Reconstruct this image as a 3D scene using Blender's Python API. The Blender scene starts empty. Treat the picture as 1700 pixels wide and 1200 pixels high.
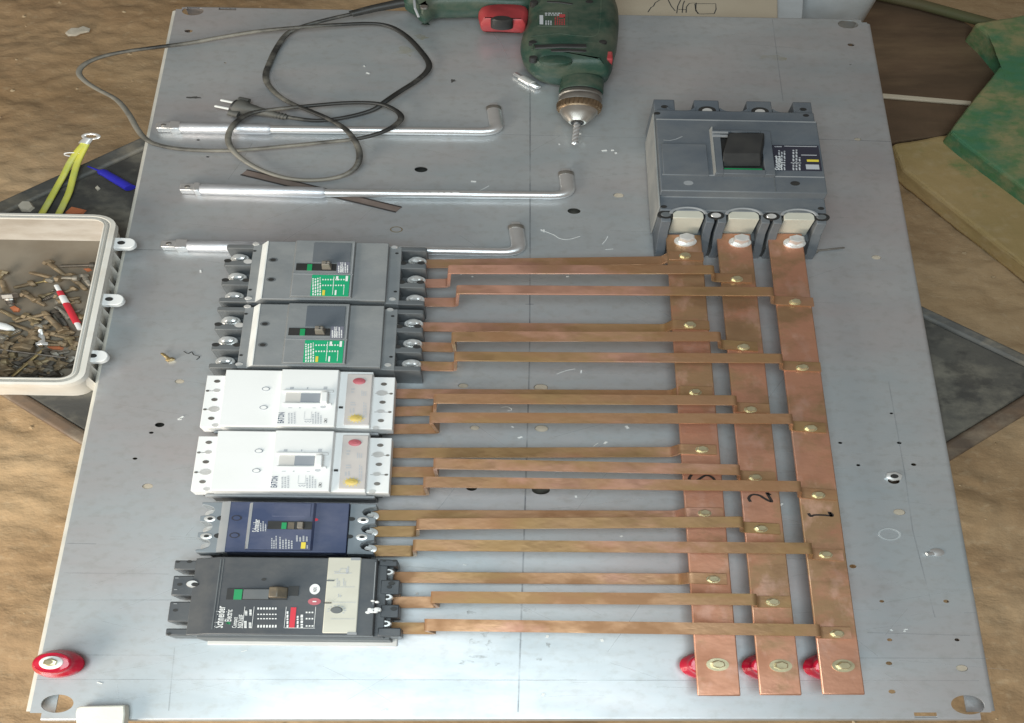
import bpy, bmesh, math, random
from mathutils import Vector, Matrix
from mathutils.geometry import delaunay_2d_cdt
from mathutils import noise as mnoise
random.seed(7)
PI = math.pi

# ------------------------------------------------------------------ camera
# Real units are metres.  The photographed place is SX times as wide as tall things
# would be in plain life (wide plate, wide breakers, oval bolts): every mesh is laid out in
# plain metres and given that width when it is linked.
SX = 1.889
scn = bpy.context.scene
FPX = 1480.0
CAM = Vector((0.6725259, -0.0193913, 1.3956264))
PITCH, YAW, ROLL = 0.3965563, -0.0221024, 0.0154005
MC = Matrix.Rotation(ROLL, 3, 'Z') @ Matrix.Rotation(PITCH, 3, 'X') @ Matrix.Rotation(YAW, 3, 'Y')
cam = bpy.data.cameras.new('camera')
cam.sensor_fit = 'HORIZONTAL'; cam.sensor_width = 36; cam.lens = 36 * FPX / 1700
cam.clip_start = 0.02; cam.clip_end = 200
camo = bpy.data.objects.new('camera', cam)
scn.collection.objects.link(camo)
camo.matrix_world = Matrix.Translation(CAM) @ MC.to_4x4()
scn.camera = camo

# ------------------------------------------------------------------ light
w = bpy.data.worlds.new('World'); scn.world = w; w.use_nodes = True
w.node_tree.nodes['Background'].inputs[0].default_value = (0.82, 0.71, 0.60, 1)
w.node_tree.nodes['Background'].inputs[1].default_value = 0.205

def area(name, loc, target, sx, sy, power, col):
    l = bpy.data.lights.new(name, 'AREA'); l.shape = 'RECTANGLE'; l.size = sx; l.size_y = sy
    l.energy = power; l.color = col
    o = bpy.data.objects.new(name, l); scn.collection.objects.link(o)
    o.location = loc
    o.rotation_euler = (Vector(target) - Vector(loc)).to_track_quat('-Z', 'Y').to_euler()
    return o
area('doorway_light', (-1.55, -1.30, 0.90), (0.25, 0.10, -0.1), 1.5, 1.2, 98, (1.0, 0.92, 0.80))
area('overhead_light', (0.50, -0.62, 2.5), (0.6, 0.0, 0), 2.0, 1.6, 68, (0.80, 0.94, 1.0))
vs = scn.view_settings
vs.view_transform = 'Standard'; vs.look = 'None'; vs.exposure = 0; vs.gamma = 1; vs.use_curve_mapping = False

# ------------------------------------------------------------------ helpers
def P(u, v, z=0.0):
    """point in plain metres seen at photograph pixel (u, v) at height z"""
    d = MC @ Vector(((u - 850) / FPX, (600 - v) / FPX, -1))
    t = (z - CAM.z) / d.z
    q = CAM + d * t
    return Vector((q.x / SX, q.y, z))

class Zoom:
    def __init__(s, u, v, k): s.u, s.v, s.k = u, v, k
    def __call__(s, x, y, z=0.0): return P(s.u + x / s.k, s.v + y / s.k, z)
PX = Zoom(0, 0, 1)

COL = scn.collection
ORG = {}

def thing(name, label, cat, org, group=None, kind=None):
    o = bpy.data.objects.new(name, None); COL.objects.link(o)
    o.empty_display_size = 0.01
    org = Vector(org); ORG[o.name] = org
    o.location = (org.x * SX, org.y, org.z)
    o['label'] = label; o['category'] = cat
    if group: o['group'] = group
    if kind: o['kind'] = kind
    return o

class MB:
    def __init__(s): s.v = []; s.f = []
    def add(s, vs, fs):
        n = len(s.v); s.v += [Vector(p) for p in vs]; s.f += [[i + n for i in f] for f in fs]; return s
    def box(s, x0, y0, z0, x1, y1, z1):
        x0, x1 = sorted((x0, x1)); y0, y1 = sorted((y0, y1)); z0, z1 = sorted((z0, z1))
        return s.add([(x0,y0,z0),(x1,y0,z0),(x1,y1,z0),(x0,y1,z0),(x0,y0,z1),(x1,y0,z1),(x1,y1,z1),(x0,y1,z1)],
                     [(3,2,1,0),(4,5,6,7),(0,1,5,4),(1,2,6,5),(2,3,7,6),(3,0,4,7)])
    def zbox(s, Z, u0, v0, u1, v1, z0, z1):
        um, vm = (u0 + u1) / 2, (v0 + v1) / 2
        return s.box(Z(u0, vm, z1).x, Z(um, v1, z1).y, z0, Z(u1, vm, z1).x, Z(um, v0, z1).y, z1)
    def prism(s, poly, z0, z1, top=None):
        a = sum(poly[i][0]*poly[(i+1) % len(poly)][1] - poly[(i+1) % len(poly)][0]*poly[i][1] for i in range(len(poly)))
        if a < 0:
            poly = poly[::-1]; top = top[::-1] if top else None
        n = len(poly); t = top or poly
        return s.add([(p[0], p[1], z0) for p in poly] + [(p[0], p[1], z1) for p in t],
                     [list(range(n))[::-1], list(range(n, 2*n))] + [[i, (i+1) % n, n + (i+1) % n, n + i] for i in range(n)])
    def profile_y(s, pr, y0, y1):
        """(x, z) outline extruded along y"""
        a = sum(pr[i][0]*pr[(i+1) % len(pr)][1] - pr[(i+1) % len(pr)][0]*pr[i][1] for i in range(len(pr)))
        if a < 0: pr = pr[::-1]
        y0, y1 = sorted((y0, y1)); n = len(pr)
        return s.add([(p[0], y0, p[1]) for p in pr] + [(p[0], y1, p[1]) for p in pr],
                     [list(range(n)), list(range(n, 2*n))[::-1]] + [[(i+1) % n, i, n + i, n + (i+1) % n] for i in range(n)])
    def rings(s, rs, close0=True, close1=True):
        n = len(rs[0]); b = len(s.v)
        for r in rs: s.v += [Vector(p) for p in r]
        for k in range(len(rs) - 1):
            for i in range(n):
                j = (i + 1) % n
                s.f.append([b+k*n+i, b+k*n+j, b+(k+1)*n+j, b+(k+1)*n+i])
        if close0: s.f.append([b + i for i in range(n)][::-1])
        if close1: s.f.append([b + (len(rs)-1)*n + i for i in range(n)])
        return s
    def lathe(s, c, prof, n=24, axis=Vector((0, 0, 1)), ph=0.0):
        """prof: (r, h) along axis from c"""
        axis = Vector(axis).normalized()
        a = axis.orthogonal().normalized() if abs(axis.z) < .99 else Vector((1, 0, 0))
        b = axis.cross(a)
        return s.rings([[Vector(c) + axis*h + (a*math.cos(2*PI*i/n+ph) + b*math.sin(2*PI*i/n+ph))*max(r, 1e-5) for i in range(n)] for r, h in prof])
    def cyl(s, c, r, h, n=20, ph=0.0): return s.lathe(c, [(r, 0), (r, h)], n, ph=ph)
    def tube(s, pts, r, n=10, flat=1.0):
        pts = [Vector(p) for p in pts]; m = len(pts); rr = []
        up = Vector((0, 0, 1))
        for i, p in enumerate(pts):
            t = (pts[min(i+1, m-1)] - pts[max(i-1, 0)]).normalized()
            a = t.cross(up)
            a = a.normalized() if a.length > 1e-4 else t.orthogonal().normalized()
            b = a.cross(t)
            ri = r[i] if isinstance(r, (list, tuple)) else r
            rr.append([p + (a*math.cos(2*PI*k/n) + b*math.sin(2*PI*k/n)*flat)*ri for k in range(n)])
        rr = [x[::-1] for x in rr]
        return s.rings(rr)
    def ribbon(s, pts, wd, z):
        pts = [Vector((p[0], p[1], z)) for p in pts]; m = len(pts); A = []; B = []
        for i, p in enumerate(pts):
            t = (pts[min(i+1, m-1)] - pts[max(i-1, 0)]); t.z = 0; t.normalize()
            q = Vector((-t.y, t.x, 0)) * wd / 2
            A.append(p + q); B.append(p - q)
        n = len(s.v); s.v += A + B
        for i in range(m - 1): s.f.append([n+i, n+m+i, n+m+i+1, n+i+1])
        return s
    def quad(s, Z, u0, v0, u1, v1, z):
        um, vm = (u0 + u1) / 2, (v0 + v1) / 2
        x0, x1, y0, y1 = Z(u0, vm, z).x, Z(u1, vm, z).x, Z(um, v1, z).y, Z(um, v0, z).y
        return s.add([(x0, y0, z), (x1, y0, z), (x1, y1, z), (x0, y1, z)], [(0, 1, 2, 3)])
    def build(s, name, mat, parent=None, bevel=0, smooth=35, org=None, label=None, seg=2, fix=False):
        root = parent
        while root is not None and root.parent is not None: root = root.parent
        o3 = ORG[root.name] if root is not None else Vector(org or (0, 0, 0))
        me = bpy.data.meshes.new(name)
        me.from_pydata([((p.x - o3.x) * SX, p.y - o3.y, p.z - o3.z) for p in s.v], [], s.f)
        if fix:
            bm = bmesh.new(); bm.from_mesh(me); bmesh.ops.recalc_face_normals(bm, faces=bm.faces); bm.to_mesh(me); bm.free()
        me.materials.append(mat)
        if smooth:
            for p in me.polygons: p.use_smooth = True
            me.set_sharp_from_angle(angle=math.radians(smooth))
        me.update()
        o = bpy.data.objects.new(name, me); COL.objects.link(o)
        if parent is not None: o.parent = parent
        else:
            o.location = (o3.x * SX, o3.y, o3.z); ORG[o.name] = o3
        if bevel:
            b = o.modifiers.new('bevel', 'BEVEL'); b.width = bevel; b.segments = seg; b.limit_method = 'ANGLE'; b.angle_limit = math.radians(40)
        if label: o['label'] = label
        return o

def tag(o, label, cat, group=None, kind=None):
    o['label'] = label; o['category'] = cat
    if group: o['group'] = group
    if kind: o['kind'] = kind
    return o

def copy_thing(root, loc):
    """copy of a thing, its parts and their sub-parts, moved by loc (plain metres)"""
    def rec(o, par):
        c = o.copy(); COL.objects.link(c); c.parent = par
        for ch in o.children: rec(ch, c)
        return c
    kids = list(root.children)
    c = root.copy(); COL.objects.link(c)
    c.location = root.location + Vector((loc.x * SX, loc.y, loc.z))
    ORG[c.name] = ORG[root.name] + loc
    for k in kids: rec(k, c)
    return c

def text(body, size, at, mat, parent, name='lettering', rot=PI/2, align='LEFT', lift=0.0003, wide=1.0, label=None):
    cu = bpy.data.curves.new('t', 'FONT'); cu.body = body; cu.size = size; cu.align_x = align; cu.align_y = 'CENTER'
    cu.resolution_u = 2; cu.space_character = 1.05; cu.offset = size * 0.012
    to = bpy.data.objects.new('t', cu); COL.objects.link(to)
    dg = bpy.context.evaluated_depsgraph_get()
    me = bpy.data.meshes.new_from_object(to.evaluated_get(dg))
    m = MB(); c, s_ = math.cos(rot), math.sin(rot)
    m.add([(at.x + (v.co.x*wide*c - v.co.y*s_), at.y + (v.co.x*wide*s_ + v.co.y*c), at.z + lift) for v in me.vertices],
          [list(p.vertices) for p in me.polygons])
    bpy.data.objects.remove(to); bpy.data.curves.remove(cu); bpy.data.meshes.remove(me)
    o = m.build(name, mat, parent, smooth=0)
    if label: o['label'] = label
    return o

def print_rows(m, Z, u0, v0, u1, v1, z, rows, along='v', fill=0.7, seed=1):
    """rows of small printed words: lines run up the picture ('v') as on the turned breakers"""
    r = random.Random(seed)
    for i in range(rows):
        if along == 'v':
            a = u0 + (u1-u0)*(i+.15)/rows; b = u0 + (u1-u0)*(i+.15+.55)/rows
            t = v1
            end = v0 + (v1-v0)*r.uniform(0, .45)
            while t > end:
                L = abs(v1-v0)*r.uniform(.06, .16)
                m.quad(Z, a, max(t-L, end), b, t, z); t -= L + abs(v1-v0)*.04
        else:
            a = v0 + (v1-v0)*(i+.15)/rows; b = v0 + (v1-v0)*(i+.15+.55)/rows
            t = u0; end = u1 - (u1-u0)*r.uniform(0, .4)
            while t < end:
                L = abs(u1-u0)*r.uniform(.06, .16)
                m.quad(Z, t, a, min(t+L, end), b, z); t += L + abs(u1-u0)*.04

# ------------------------------------------------------------------ materials
def mat(name, c1, c2=None, scale=20, rough=0.5, metal=0.0, bump=0.0, bscale=60, r2=None, detail=6, lo=.35, hi=.65,
        dust=None, dscale=8, dlo=.5, dhi=.75, damt=.6, stretch=(1, 1, 1), spec=0.5, coat=0, trans=0, alpha=1, bdist=0.002, dust2=None, anoise=None):
    m = bpy.data.materials.new(name); m.use_nodes = True
    nt = m.node_tree; N = nt.nodes; L = nt.links; bs = N['Principled BSDF']
    geo = N.new('ShaderNodeNewGeometry'); mp = N.new('ShaderNodeVectorMath'); mp.operation = 'MULTIPLY'
    L.new(geo.outputs['Position'], mp.inputs[0]); mp.inputs[1].default_value = (stretch[0]/SX, stretch[1], stretch[2])
    def noise(sc, det=detail, rg=.55):
        n = N.new('ShaderNodeTexNoise'); n.inputs['Scale'].default_value = sc; n.inputs['Detail'].default_value = det
        n.inputs['Roughness'].default_value = rg; L.new(mp.outputs[0], n.inputs['Vector']); return n
    def ramp(n, a, b):
        r = N.new('ShaderNodeMapRange'); r.inputs[1].default_value = a; r.inputs[2].default_value = b
        L.new(n.outputs['Fac'] if 'Fac' in n.outputs else n.outputs[0], r.inputs[0]); return r
    bs.inputs['Base Color'].default_value = (*c1, 1)
    bs.inputs['Roughness'].default_value = rough; bs.inputs['Metallic'].default_value = metal
    bs.inputs['Specular IOR Level'].default_value = spec
    if coat: bs.inputs['Coat Weight'].default_value = coat
    if trans: bs.inputs['Transmission Weight'].default_value = trans
    if alpha < 1: bs.inputs['Alpha'].default_value = alpha
    out = None
    if c2:
        n = noise(scale); r = ramp(n, lo, hi); mx = N.new('ShaderNodeMix'); mx.data_type = 'RGBA'
        L.new(r.outputs[0], mx.inputs[0]); mx.inputs[6].default_value = (*c1, 1); mx.inputs[7].default_value = (*c2, 1)
        out = mx.outputs[2]
        if r2 is not None:
            rr = N.new('ShaderNodeMapRange'); rr.inputs[3].default_value = rough; rr.inputs[4].default_value = r2
            L.new(r.outputs[0], rr.inputs[0]); L.new(rr.outputs[0], bs.inputs['Roughness'])
    if dust:
        n = noise(dscale, 8, .65); r = ramp(n, dlo, dhi)
        ml = N.new('ShaderNodeMath'); ml.operation = 'MULTIPLY'; ml.inputs[1].default_value = damt
        L.new(r.outputs[0], ml.inputs[0])
        mx = N.new('ShaderNodeMix'); mx.data_type = 'RGBA'; L.new(ml.outputs[0], mx.inputs[0])
        if out: L.new(out, mx.inputs[6])
        else: mx.inputs[6].default_value = (*c1, 1)
        mx.inputs[7].default_value = (*dust, 1); out = mx.outputs[2]
    if anoise:
        n = noise(anoise[0], 5, .6); r = ramp(n, anoise[1], anoise[2]); ml = N.new('ShaderNodeMath'); ml.operation = 'MULTIPLY'; ml.inputs[1].default_value = alpha
        L.new(r.outputs[0], ml.inputs[0]); L.new(ml.outputs[0], bs.inputs['Alpha'])
    if dust2:   # (colour, scale, lo, hi, amount, stretch): a second stain layer
        dc, ds, dl, dh, da, dst = dust2
        m2 = N.new('ShaderNodeVectorMath'); m2.operation = 'MULTIPLY'; L.new(geo.outputs['Position'], m2.inputs[0]); m2.inputs[1].default_value = (dst[0]/SX, dst[1], dst[2])
        n = N.new('ShaderNodeTexNoise'); n.inputs['Scale'].default_value = ds; n.inputs['Detail'].default_value = 7; n.inputs['Roughness'].default_value = .6
        L.new(m2.outputs[0], n.inputs['Vector']); r = ramp(n, dl, dh)
        ml = N.new('ShaderNodeMath'); ml.operation = 'MULTIPLY'; ml.inputs[1].default_value = da; L.new(r.outputs[0], ml.inputs[0])
        mx = N.new('ShaderNodeMix'); mx.data_type = 'RGBA'; L.new(ml.outputs[0], mx.inputs[0])
        if out: L.new(out, mx.inputs[6])
        else: mx.inputs[6].default_value = (*c1, 1)
        mx.inputs[7].default_value = (*dc, 1); out = mx.outputs[2]
    if out: L.new(out, bs.inputs['Base Color'])
    if bump:
        n = noise(bscale, 6, .6); b = N.new('ShaderNodeBump'); b.inputs['Strength'].default_value = bump; b.inputs['Distance'].default_value = bdist
        L.new(n.outputs['Fac'], b.inputs['Height']); L.new(b.outputs[0], bs.inputs['Normal'])
    return m

M = {}
M['ground'] = mat('sandy_soil', (.35,.225,.115), (.50,.36,.215), 3.2, .95, bump=.5, bscale=60, dust=(.22,.13,.065), dscale=2.0, dlo=.44, dhi=.64, damt=.65, bdist=.008,
                  dust2=((.56,.44,.29), 70, .55, .75, .35, (1, 1, 1)))
M['galv'] = mat('galvanised_steel', (.455,.49,.505), (.56,.58,.59), 9, .44, .60, bump=.05, bscale=12, r2=.33, lo=.36, hi=.64, dust=(.54,.43,.41), dscale=2.4, dlo=.45, dhi=.65, damt=.52, stretch=(.8,1.5,1), bdist=.004,
                dust2=((.37,.36,.33), 90, .50, .72, .38, (1, 1, 1)))
M['galv_lit'] = mat('lit_steel_edge', (.72,.69,.62), (.6,.58,.52), 30, .5, .3)  # light on the plate's left fold, painted in as cream
M['tin'] = mat('beige_hole_fill', (.55,.48,.38), (.42,.36,.28), 60, .6, .2)
M['scribe'] = mat('pencil_line', (.16,.17,.19), None, rough=.6, metal=.3, alpha=.5, anoise=(20, .30, .62))
M['scribe2'] = mat('faint_scratch', (.25,.26,.28), None, rough=.6, metal=.3, alpha=.3, anoise=(14, .35, .6))
M['copper'] = mat('copper_bar', (.66,.335,.22), (.48,.235,.145), 13, .36, .76, bump=.25, bscale=60, r2=.62, lo=.42, hi=.58, dust=(.36,.24,.125), dscale=10, dlo=.47, dhi=.58, damt=.75, dust2=((.72,.44,.34), 45, .53, .66, .55, (1, .4, 1)))
M['brass'] = mat('tarnished_copper_strip', (.52,.305,.175), (.38,.21,.11), 22, .36, .76, bump=.25, bscale=80, r2=.60, lo=.42, hi=.58, dust=(.60,.33,.245), dscale=4.5, dlo=.50, dhi=.58, damt=.85, dust2=((.38,.25,.11), 12, .47, .58, .7, (.5, 1, 1)))
M['zinc'] = mat('zinc_plated_steel', (.90,.90,.89), (.74,.73,.70), 90, .30, .55)
M['yzinc'] = mat('yellow_zinc_bolt', (.74,.67,.44), (.56,.50,.32), 120, .3, .75)
M['chrome'] = mat('chrome_vanadium_steel', (.78,.785,.79), (.68,.675,.67), 40, .30, .8, r2=.40)
M['satin'] = mat('knurled_satin_steel', (.66,.67,.70), (.58,.59,.62), 50, .45, .7, bump=.3, bscale=500)
M['grey'] = mat('grey_breaker_plastic', (.225,.235,.24), (.19,.20,.205), 25, .45, bump=.12, bscale=300, dust=(.34,.335,.315), dscale=13, dlo=.45, dhi=.72, damt=.5)
M['greyd'] = mat('dark_grey_terminal_plastic', (.125,.135,.14), (.10,.107,.112), 25, .5, dust=(.2,.19,.17), dscale=14, damt=.3)
M['greyl'] = mat('light_grey_plastic', (.30,.31,.32), (.26,.27,.28), 30, .5, dust=(.36,.34,.3), dscale=12, damt=.3)
M['greyblue'] = mat('blue_grey_terminal_plastic', (.20,.23,.255), (.17,.195,.215), 30, .5, dust=(.30,.30,.29), dscale=12, damt=.35)
M['greyb'] = mat('bluish_grey_breaker_plastic', (.105,.122,.142), (.09,.103,.12), 14, .5, bump=.05, bscale=300, dust=(.22,.22,.21), dscale=9, dlo=.43, dhi=.72, damt=.5)
M['greyside'] = mat('lit_dusty_breaker_side', (.22,.23,.23), (.30,.30,.285), 18, .6, dust=(.40,.39,.36), dscale=7, dlo=.42, damt=.5)  # paler than the body: light from the left painted into the grey
M['pale_edge_metal'] = mat('pale_metal_and_lit_edge', (.78,.78,.75), (.7,.7,.67), 40, .5)
M['black'] = mat('black_plastic', (.018,.018,.018), (.03,.029,.027), 40, .5)
M['nsx'] = mat('charcoal_breaker_plastic', (.050,.058,.068), (.066,.073,.082), 14, .42, bump=.05, bscale=400, dust=(.16,.155,.145), dscale=9, dlo=.44, dhi=.72, damt=.6)
M['white'] = mat('white_plastic', (.80,.80,.79), (.76,.76,.745), 12, .45)
M['whited'] = mat('pale_translucent_plastic', (.62,.60,.57), (.57,.55,.52), 30, .35)
M['offwhite'] = mat('cream_plastic', (.60,.58,.49), (.52,.50,.42), 18, .5)
M['blue'] = mat('blue_breaker_plastic', (.040,.058,.125), (.033,.048,.105), 12, .42, dust=(.17,.175,.24), dscale=12, dlo=.44, dhi=.72, damt=.5)
M['green_l'] = mat('green_label', (.01,.36,.16), (.012,.33,.15), 20, .45)
M['green_f'] = mat('green_flag', (.01,.27,.09), None, rough=.45)
M['white_p'] = mat('white_print', (.78,.78,.76), None, rough=.6)
M['grey_p'] = mat('grey_print', (.45,.46,.48), None, rough=.6)
M['navy_p'] = mat('navy_print', (.03,.045,.10), None, rough=.6)
M['dark_p'] = mat('dark_print', (.05,.05,.05), None, rough=.6)
M['yellow_p'] = mat('yellow_print', (.72,.58,.06), None, rough=.5)
M['red_p'] = mat('red_print', (.62,.03,.05), None, rough=.5)
M['reddial'] = mat('red_dial', (.50,.13,.15), (.42,.10,.12), 200, .4)
M['yeldial'] = mat('yellow_dial', (.66,.50,.15), (.56,.42,.12), 200, .4)
M['label_b'] = mat('black_label', (.03,.03,.045), None, rough=.4)
M['label_p'] = mat('purple_grey_label', (.17,.17,.21), None, rough=.4)
M['panel'] = mat('pinkish_grey_panel', (.52,.48,.46), (.56,.52,.49), 60, .3)
M['taupe'] = mat('taupe_toggle', (.22,.19,.155), (.17,.15,.125), 60, .5)
M['tan'] = mat('brown_toggle', (.17,.13,.085), (.10,.085,.065), 80, .45)
M['slate'] = mat('slate_insert', (.27,.29,.32), None, rough=.4)
M['insul'] = mat('red_insulator_resin', (.50,.008,.035), (.42,.008,.03), 40, .25, coat=.4)
M['drill'] = mat('green_drill_plastic', (.013,.044,.030), (.021,.058,.040), 22, .45, bump=.2, bscale=260, dust=(.17,.16,.115), dscale=16, dlo=.44, dhi=.74, damt=.65)
M['drill_r'] = mat('red_drill_plastic', (.40,.045,.05), (.32,.038,.042), 50, .45, dust=(.4,.25,.2), dscale=20, damt=.3)
M['rubber'] = mat('dusty_black_rubber', (.014,.014,.013), (.028,.027,.025), 30, .5, dust=(.30,.28,.235), dscale=6, dlo=.45, dhi=.58, damt=.65)
M['plug'] = mat('dark_grey_plug', (.06,.06,.055), (.12,.115,.10), 40, .6)
M['bronze'] = mat('bronzed_chuck_ring', (.30,.21,.13), (.22,.155,.10), 90, .4, .8)
M['chuckm'] = mat('worn_chuck_steel', (.52,.475,.42), (.66,.63,.58), 60, .3, .85, dust=(.30,.23,.16), dscale=50, damt=.5)
M['steel'] = mat('worn_steel', (.36,.34,.31), (.25,.23,.21), 60, .4, .85)
M['rust'] = mat('rusty_bolt_steel', (.27,.20,.12), (.15,.108,.065), 120, .6, .35, dust=(.27,.22,.15), dscale=60, damt=.6)
M['oldbrass'] = mat('dull_brass', (.45,.34,.16), (.3,.22,.11), 100, .4, .7)
M['stripm'] = mat('brown_rubber_strip', (.19,.145,.125), (.15,.11,.09), 60, .6)
M['stripe'] = mat('dark_strip_edge', (.035,.028,.025), None, rough=.6)
M['boxm'] = mat('white_box_plastic', (.72,.70,.65), (.66,.63,.57), 12, .45, dust=(.45,.36,.26), dscale=14, dlo=.52, damt=.4)
M['boxwall'] = mat('shaded_dusty_inner_wall', (.46,.42,.37), (.34,.29,.235), 10, .6, dust=(.25,.20,.15), dscale=16, dlo=.48, damt=.6, stretch=(1,1,2))  # dust plus the inner wall's shade, both mixed into the colour
M['boxin'] = mat('dusty_box_floor', (.22,.185,.14), (.16,.13,.095), 18, .7, dust=(.2,.15,.1), dscale=9, damt=.5)
M['gasket'] = mat('grey_gasket', (.34,.33,.30), None, rough=.7)
M['ywire'] = mat('green_yellow_wire', (.62,.58,.08), (.42,.46,.09), 26, .5, dust=(.6,.58,.45), dscale=30, damt=.4)
M['bluep'] = mat('blue_ferrule_plastic', (.03,.03,.45), (.025,.025,.36), 50, .35)
M['orange'] = mat('orange_scrap', (.52,.17,.07), (.4,.12,.05), 60, .6)
M['plaster'] = mat('pale_scrap', (.58,.53,.44), (.45,.4,.32), 60, .8, bump=.4, bscale=150)
M['table'] = mat('worn_dark_table_board', (.042,.041,.038), (.085,.08,.068), 12, .65, bump=.8, bscale=40, dust=(.22,.20,.155), dscale=9, dlo=.46, dhi=.66, damt=.8, dust2=((.035,.033,.03), 30, .5, .62, .7, (1,1,1)))
M['rim'] = mat('worn_grey_rim', (.105,.105,.10), (.06,.06,.055), 14, .6, bump=.5, bscale=50, dust=(.26,.22,.16), dscale=11, dlo=.45, dhi=.62, damt=.75)
M['rimr'] = mat('rusty_rim', (.16,.10,.06), (.08,.06,.045), 18, .6, bump=.4, bscale=60, dust=(.34,.28,.2), dscale=16, damt=.6)
M['foam'] = mat('cream_foam', (.80,.78,.70), (.74,.72,.63), 25, .8, bump=.2, bscale=300)
M['carton'] = mat('beige_carton', (.55,.46,.34), (.50,.41,.30), 12, .8)
M['bag'] = mat('pale_plastic_bag', (.55,.57,.58), (.45,.46,.46), 14, .3)
M['bwood'] = mat('brown_worn_board', (.145,.088,.05), (.105,.065,.037), 7, .75, bump=.3, bscale=30, dust=(.3,.2,.11), dscale=4, damt=.5, stretch=(1,3,1))
M['stick'] = mat('pale_stick', (.62,.53,.40), None, rough=.6)
M['gpaint'] = mat('worn_green_paint', (.05,.21,.115), (.13,.215,.095), 7, .8, bump=.7, bscale=35, dust=(.38,.31,.15), dscale=7.0, dlo=.47, dhi=.62, damt=.75, dust2=((.07,.20,.07), 45, .48, .62, .6, (1,1,1)))
M['beam'] = mat('tan_earth_beam', (.42,.29,.13), (.34,.245,.10), 6, .9, bump=.6, bscale=50, dust=(.12,.22,.08), dscale=9, dlo=.60, dhi=.70, damt=.7, dust2=((.46,.35,.20), 40, .5, .7, .5, (1,1,1)))
M['gpole'] = mat('green_brown_pole', (.10,.12,.045), (.13,.10,.05), 9, .7)
M['marker'] = mat('marker_ink', (.02,.013,.01), None, rough=.7)
M['smear'] = mat('brown_smear', (.30,.29,.26), None, rough=.6, metal=.2, alpha=.4, anoise=(110, .45, .7))
M['rustsmear'] = mat('yellowish_stain', (.42,.36,.20), None, rough=.6, metal=.2, alpha=.4, anoise=(60, .35, .75))
M['darksmear'] = mat('dark_smear', (.06,.055,.05), None, rough=.6, alpha=.75)
M['scratch'] = mat('fine_scratch', (.74,.76,.76), (.42,.43,.43), 6, .4, .6, alpha=.22)
M['grit'] = mat('grit', (.36,.25,.14), (.52,.42,.28), 30, .95)
M['boltdark'] = mat('dark_bolt', (.10,.085,.068), (.06,.052,.042), 140, .55, .4)
M['boltgrey'] = mat('dull_grey_bolt', (.27,.25,.21), (.18,.16,.13), 140, .55, .4)
M['oldbolt'] = mat('dull_yellowed_bolt', (.29,.225,.125), (.18,.135,.08), 140, .55, .4)
M['clear'] = mat('clear_plastic', (.7,.72,.72), None, rough=.15, alpha=.35)

# ------------------------------------------------------------------ ground
GZ = -0.40
gm = MB(); NX = 330; NY = 330
gx0, gx1, gy0, gy1 = -.62, 1.42, -.48, 1.95
for j in range(NY + 1):
    for i in range(NX + 1):
        x = gx0 + (gx1-gx0)*i/NX; y = gy0 + (gy1-gy0)*j/NY
        h = .010*mnoise.fractal(Vector((x*8, y*8, 1)), .9, 2.1, 5) + .004*mnoise.fractal(Vector((x*42, y*42, 3)), .7, 2.2, 4) - .006*max(0, mnoise.noise(Vector((x*16, y*18, 8))))
        edge = min(i, NX-i, j, NY-j)/20.0
        gm.v.append(Vector((x, y, GZ + h*min(1, edge))))
for j in range(NY):
    for i in range(NX):
        a = j*(NX+1) + i
        gm.f.append([a, a+1, a+NX+2, a+NX+1])
b = len(gm.v)
gm.v += [Vector(p) for p in ((-6, -6, GZ), (7, -6, GZ), (7, 8, GZ), (-6, 8, GZ), (gx0, gy0, GZ), (gx1, gy0, GZ), (gx1, gy1, GZ), (gx0, gy1, GZ))]
gm.f += [[b, b+1, b+5, b+4], [b+1, b+2, b+6, b+5], [b+2, b+3, b+7, b+6], [b+3, b, b+4, b+7]]
g = gm.build('ground', M['ground'], smooth=80)
tag(g, 'scuffed light brown sandy soil under the table', 'ground', kind='structure')

# ------------------------------------------------------------------ table
TZ = -0.026
tc = [Vector((-.278, .707, 0)), Vector((.2, 1.28, 0)), Vector((.893, .555, 0)), Vector((.3836, .002, 0))]
cen = sum(tc, Vector()) / 4
tb = thing('work_table', 'low dark worn table turned cornerwise under the metal plate', 'table', (cen.x, cen.y, GZ))
inn = [c + (cen - c).normalized()*.028 for c in tc]
MB().prism([(p.x, p.y) for p in inn], TZ - .02, TZ).build('table_top', M['table'], tb, bevel=.003)
for k in range(4):
    a, b_, ai, bi = tc[k], tc[(k+1) % 4], inn[k], inn[(k+1) % 4]
    MB().prism([(a.x, a.y), (b_.x, b_.y), (bi.x, bi.y), (ai.x, ai.y)], TZ - .035, TZ + (.003 if k in (0, 1) else .002)).build(
        'rim', M['rim'] if k in (0, 1) else M['rimr'], tb, bevel=.006, seg=3)
for c in tc:
    q = c + (cen - c).normalized()*.09
    MB().box(q.x-.022, q.y-.022, GZ-.005, q.x+.022, q.y+.022, TZ-.02).build('leg', M['rimr'], tb, bevel=.004)

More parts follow.
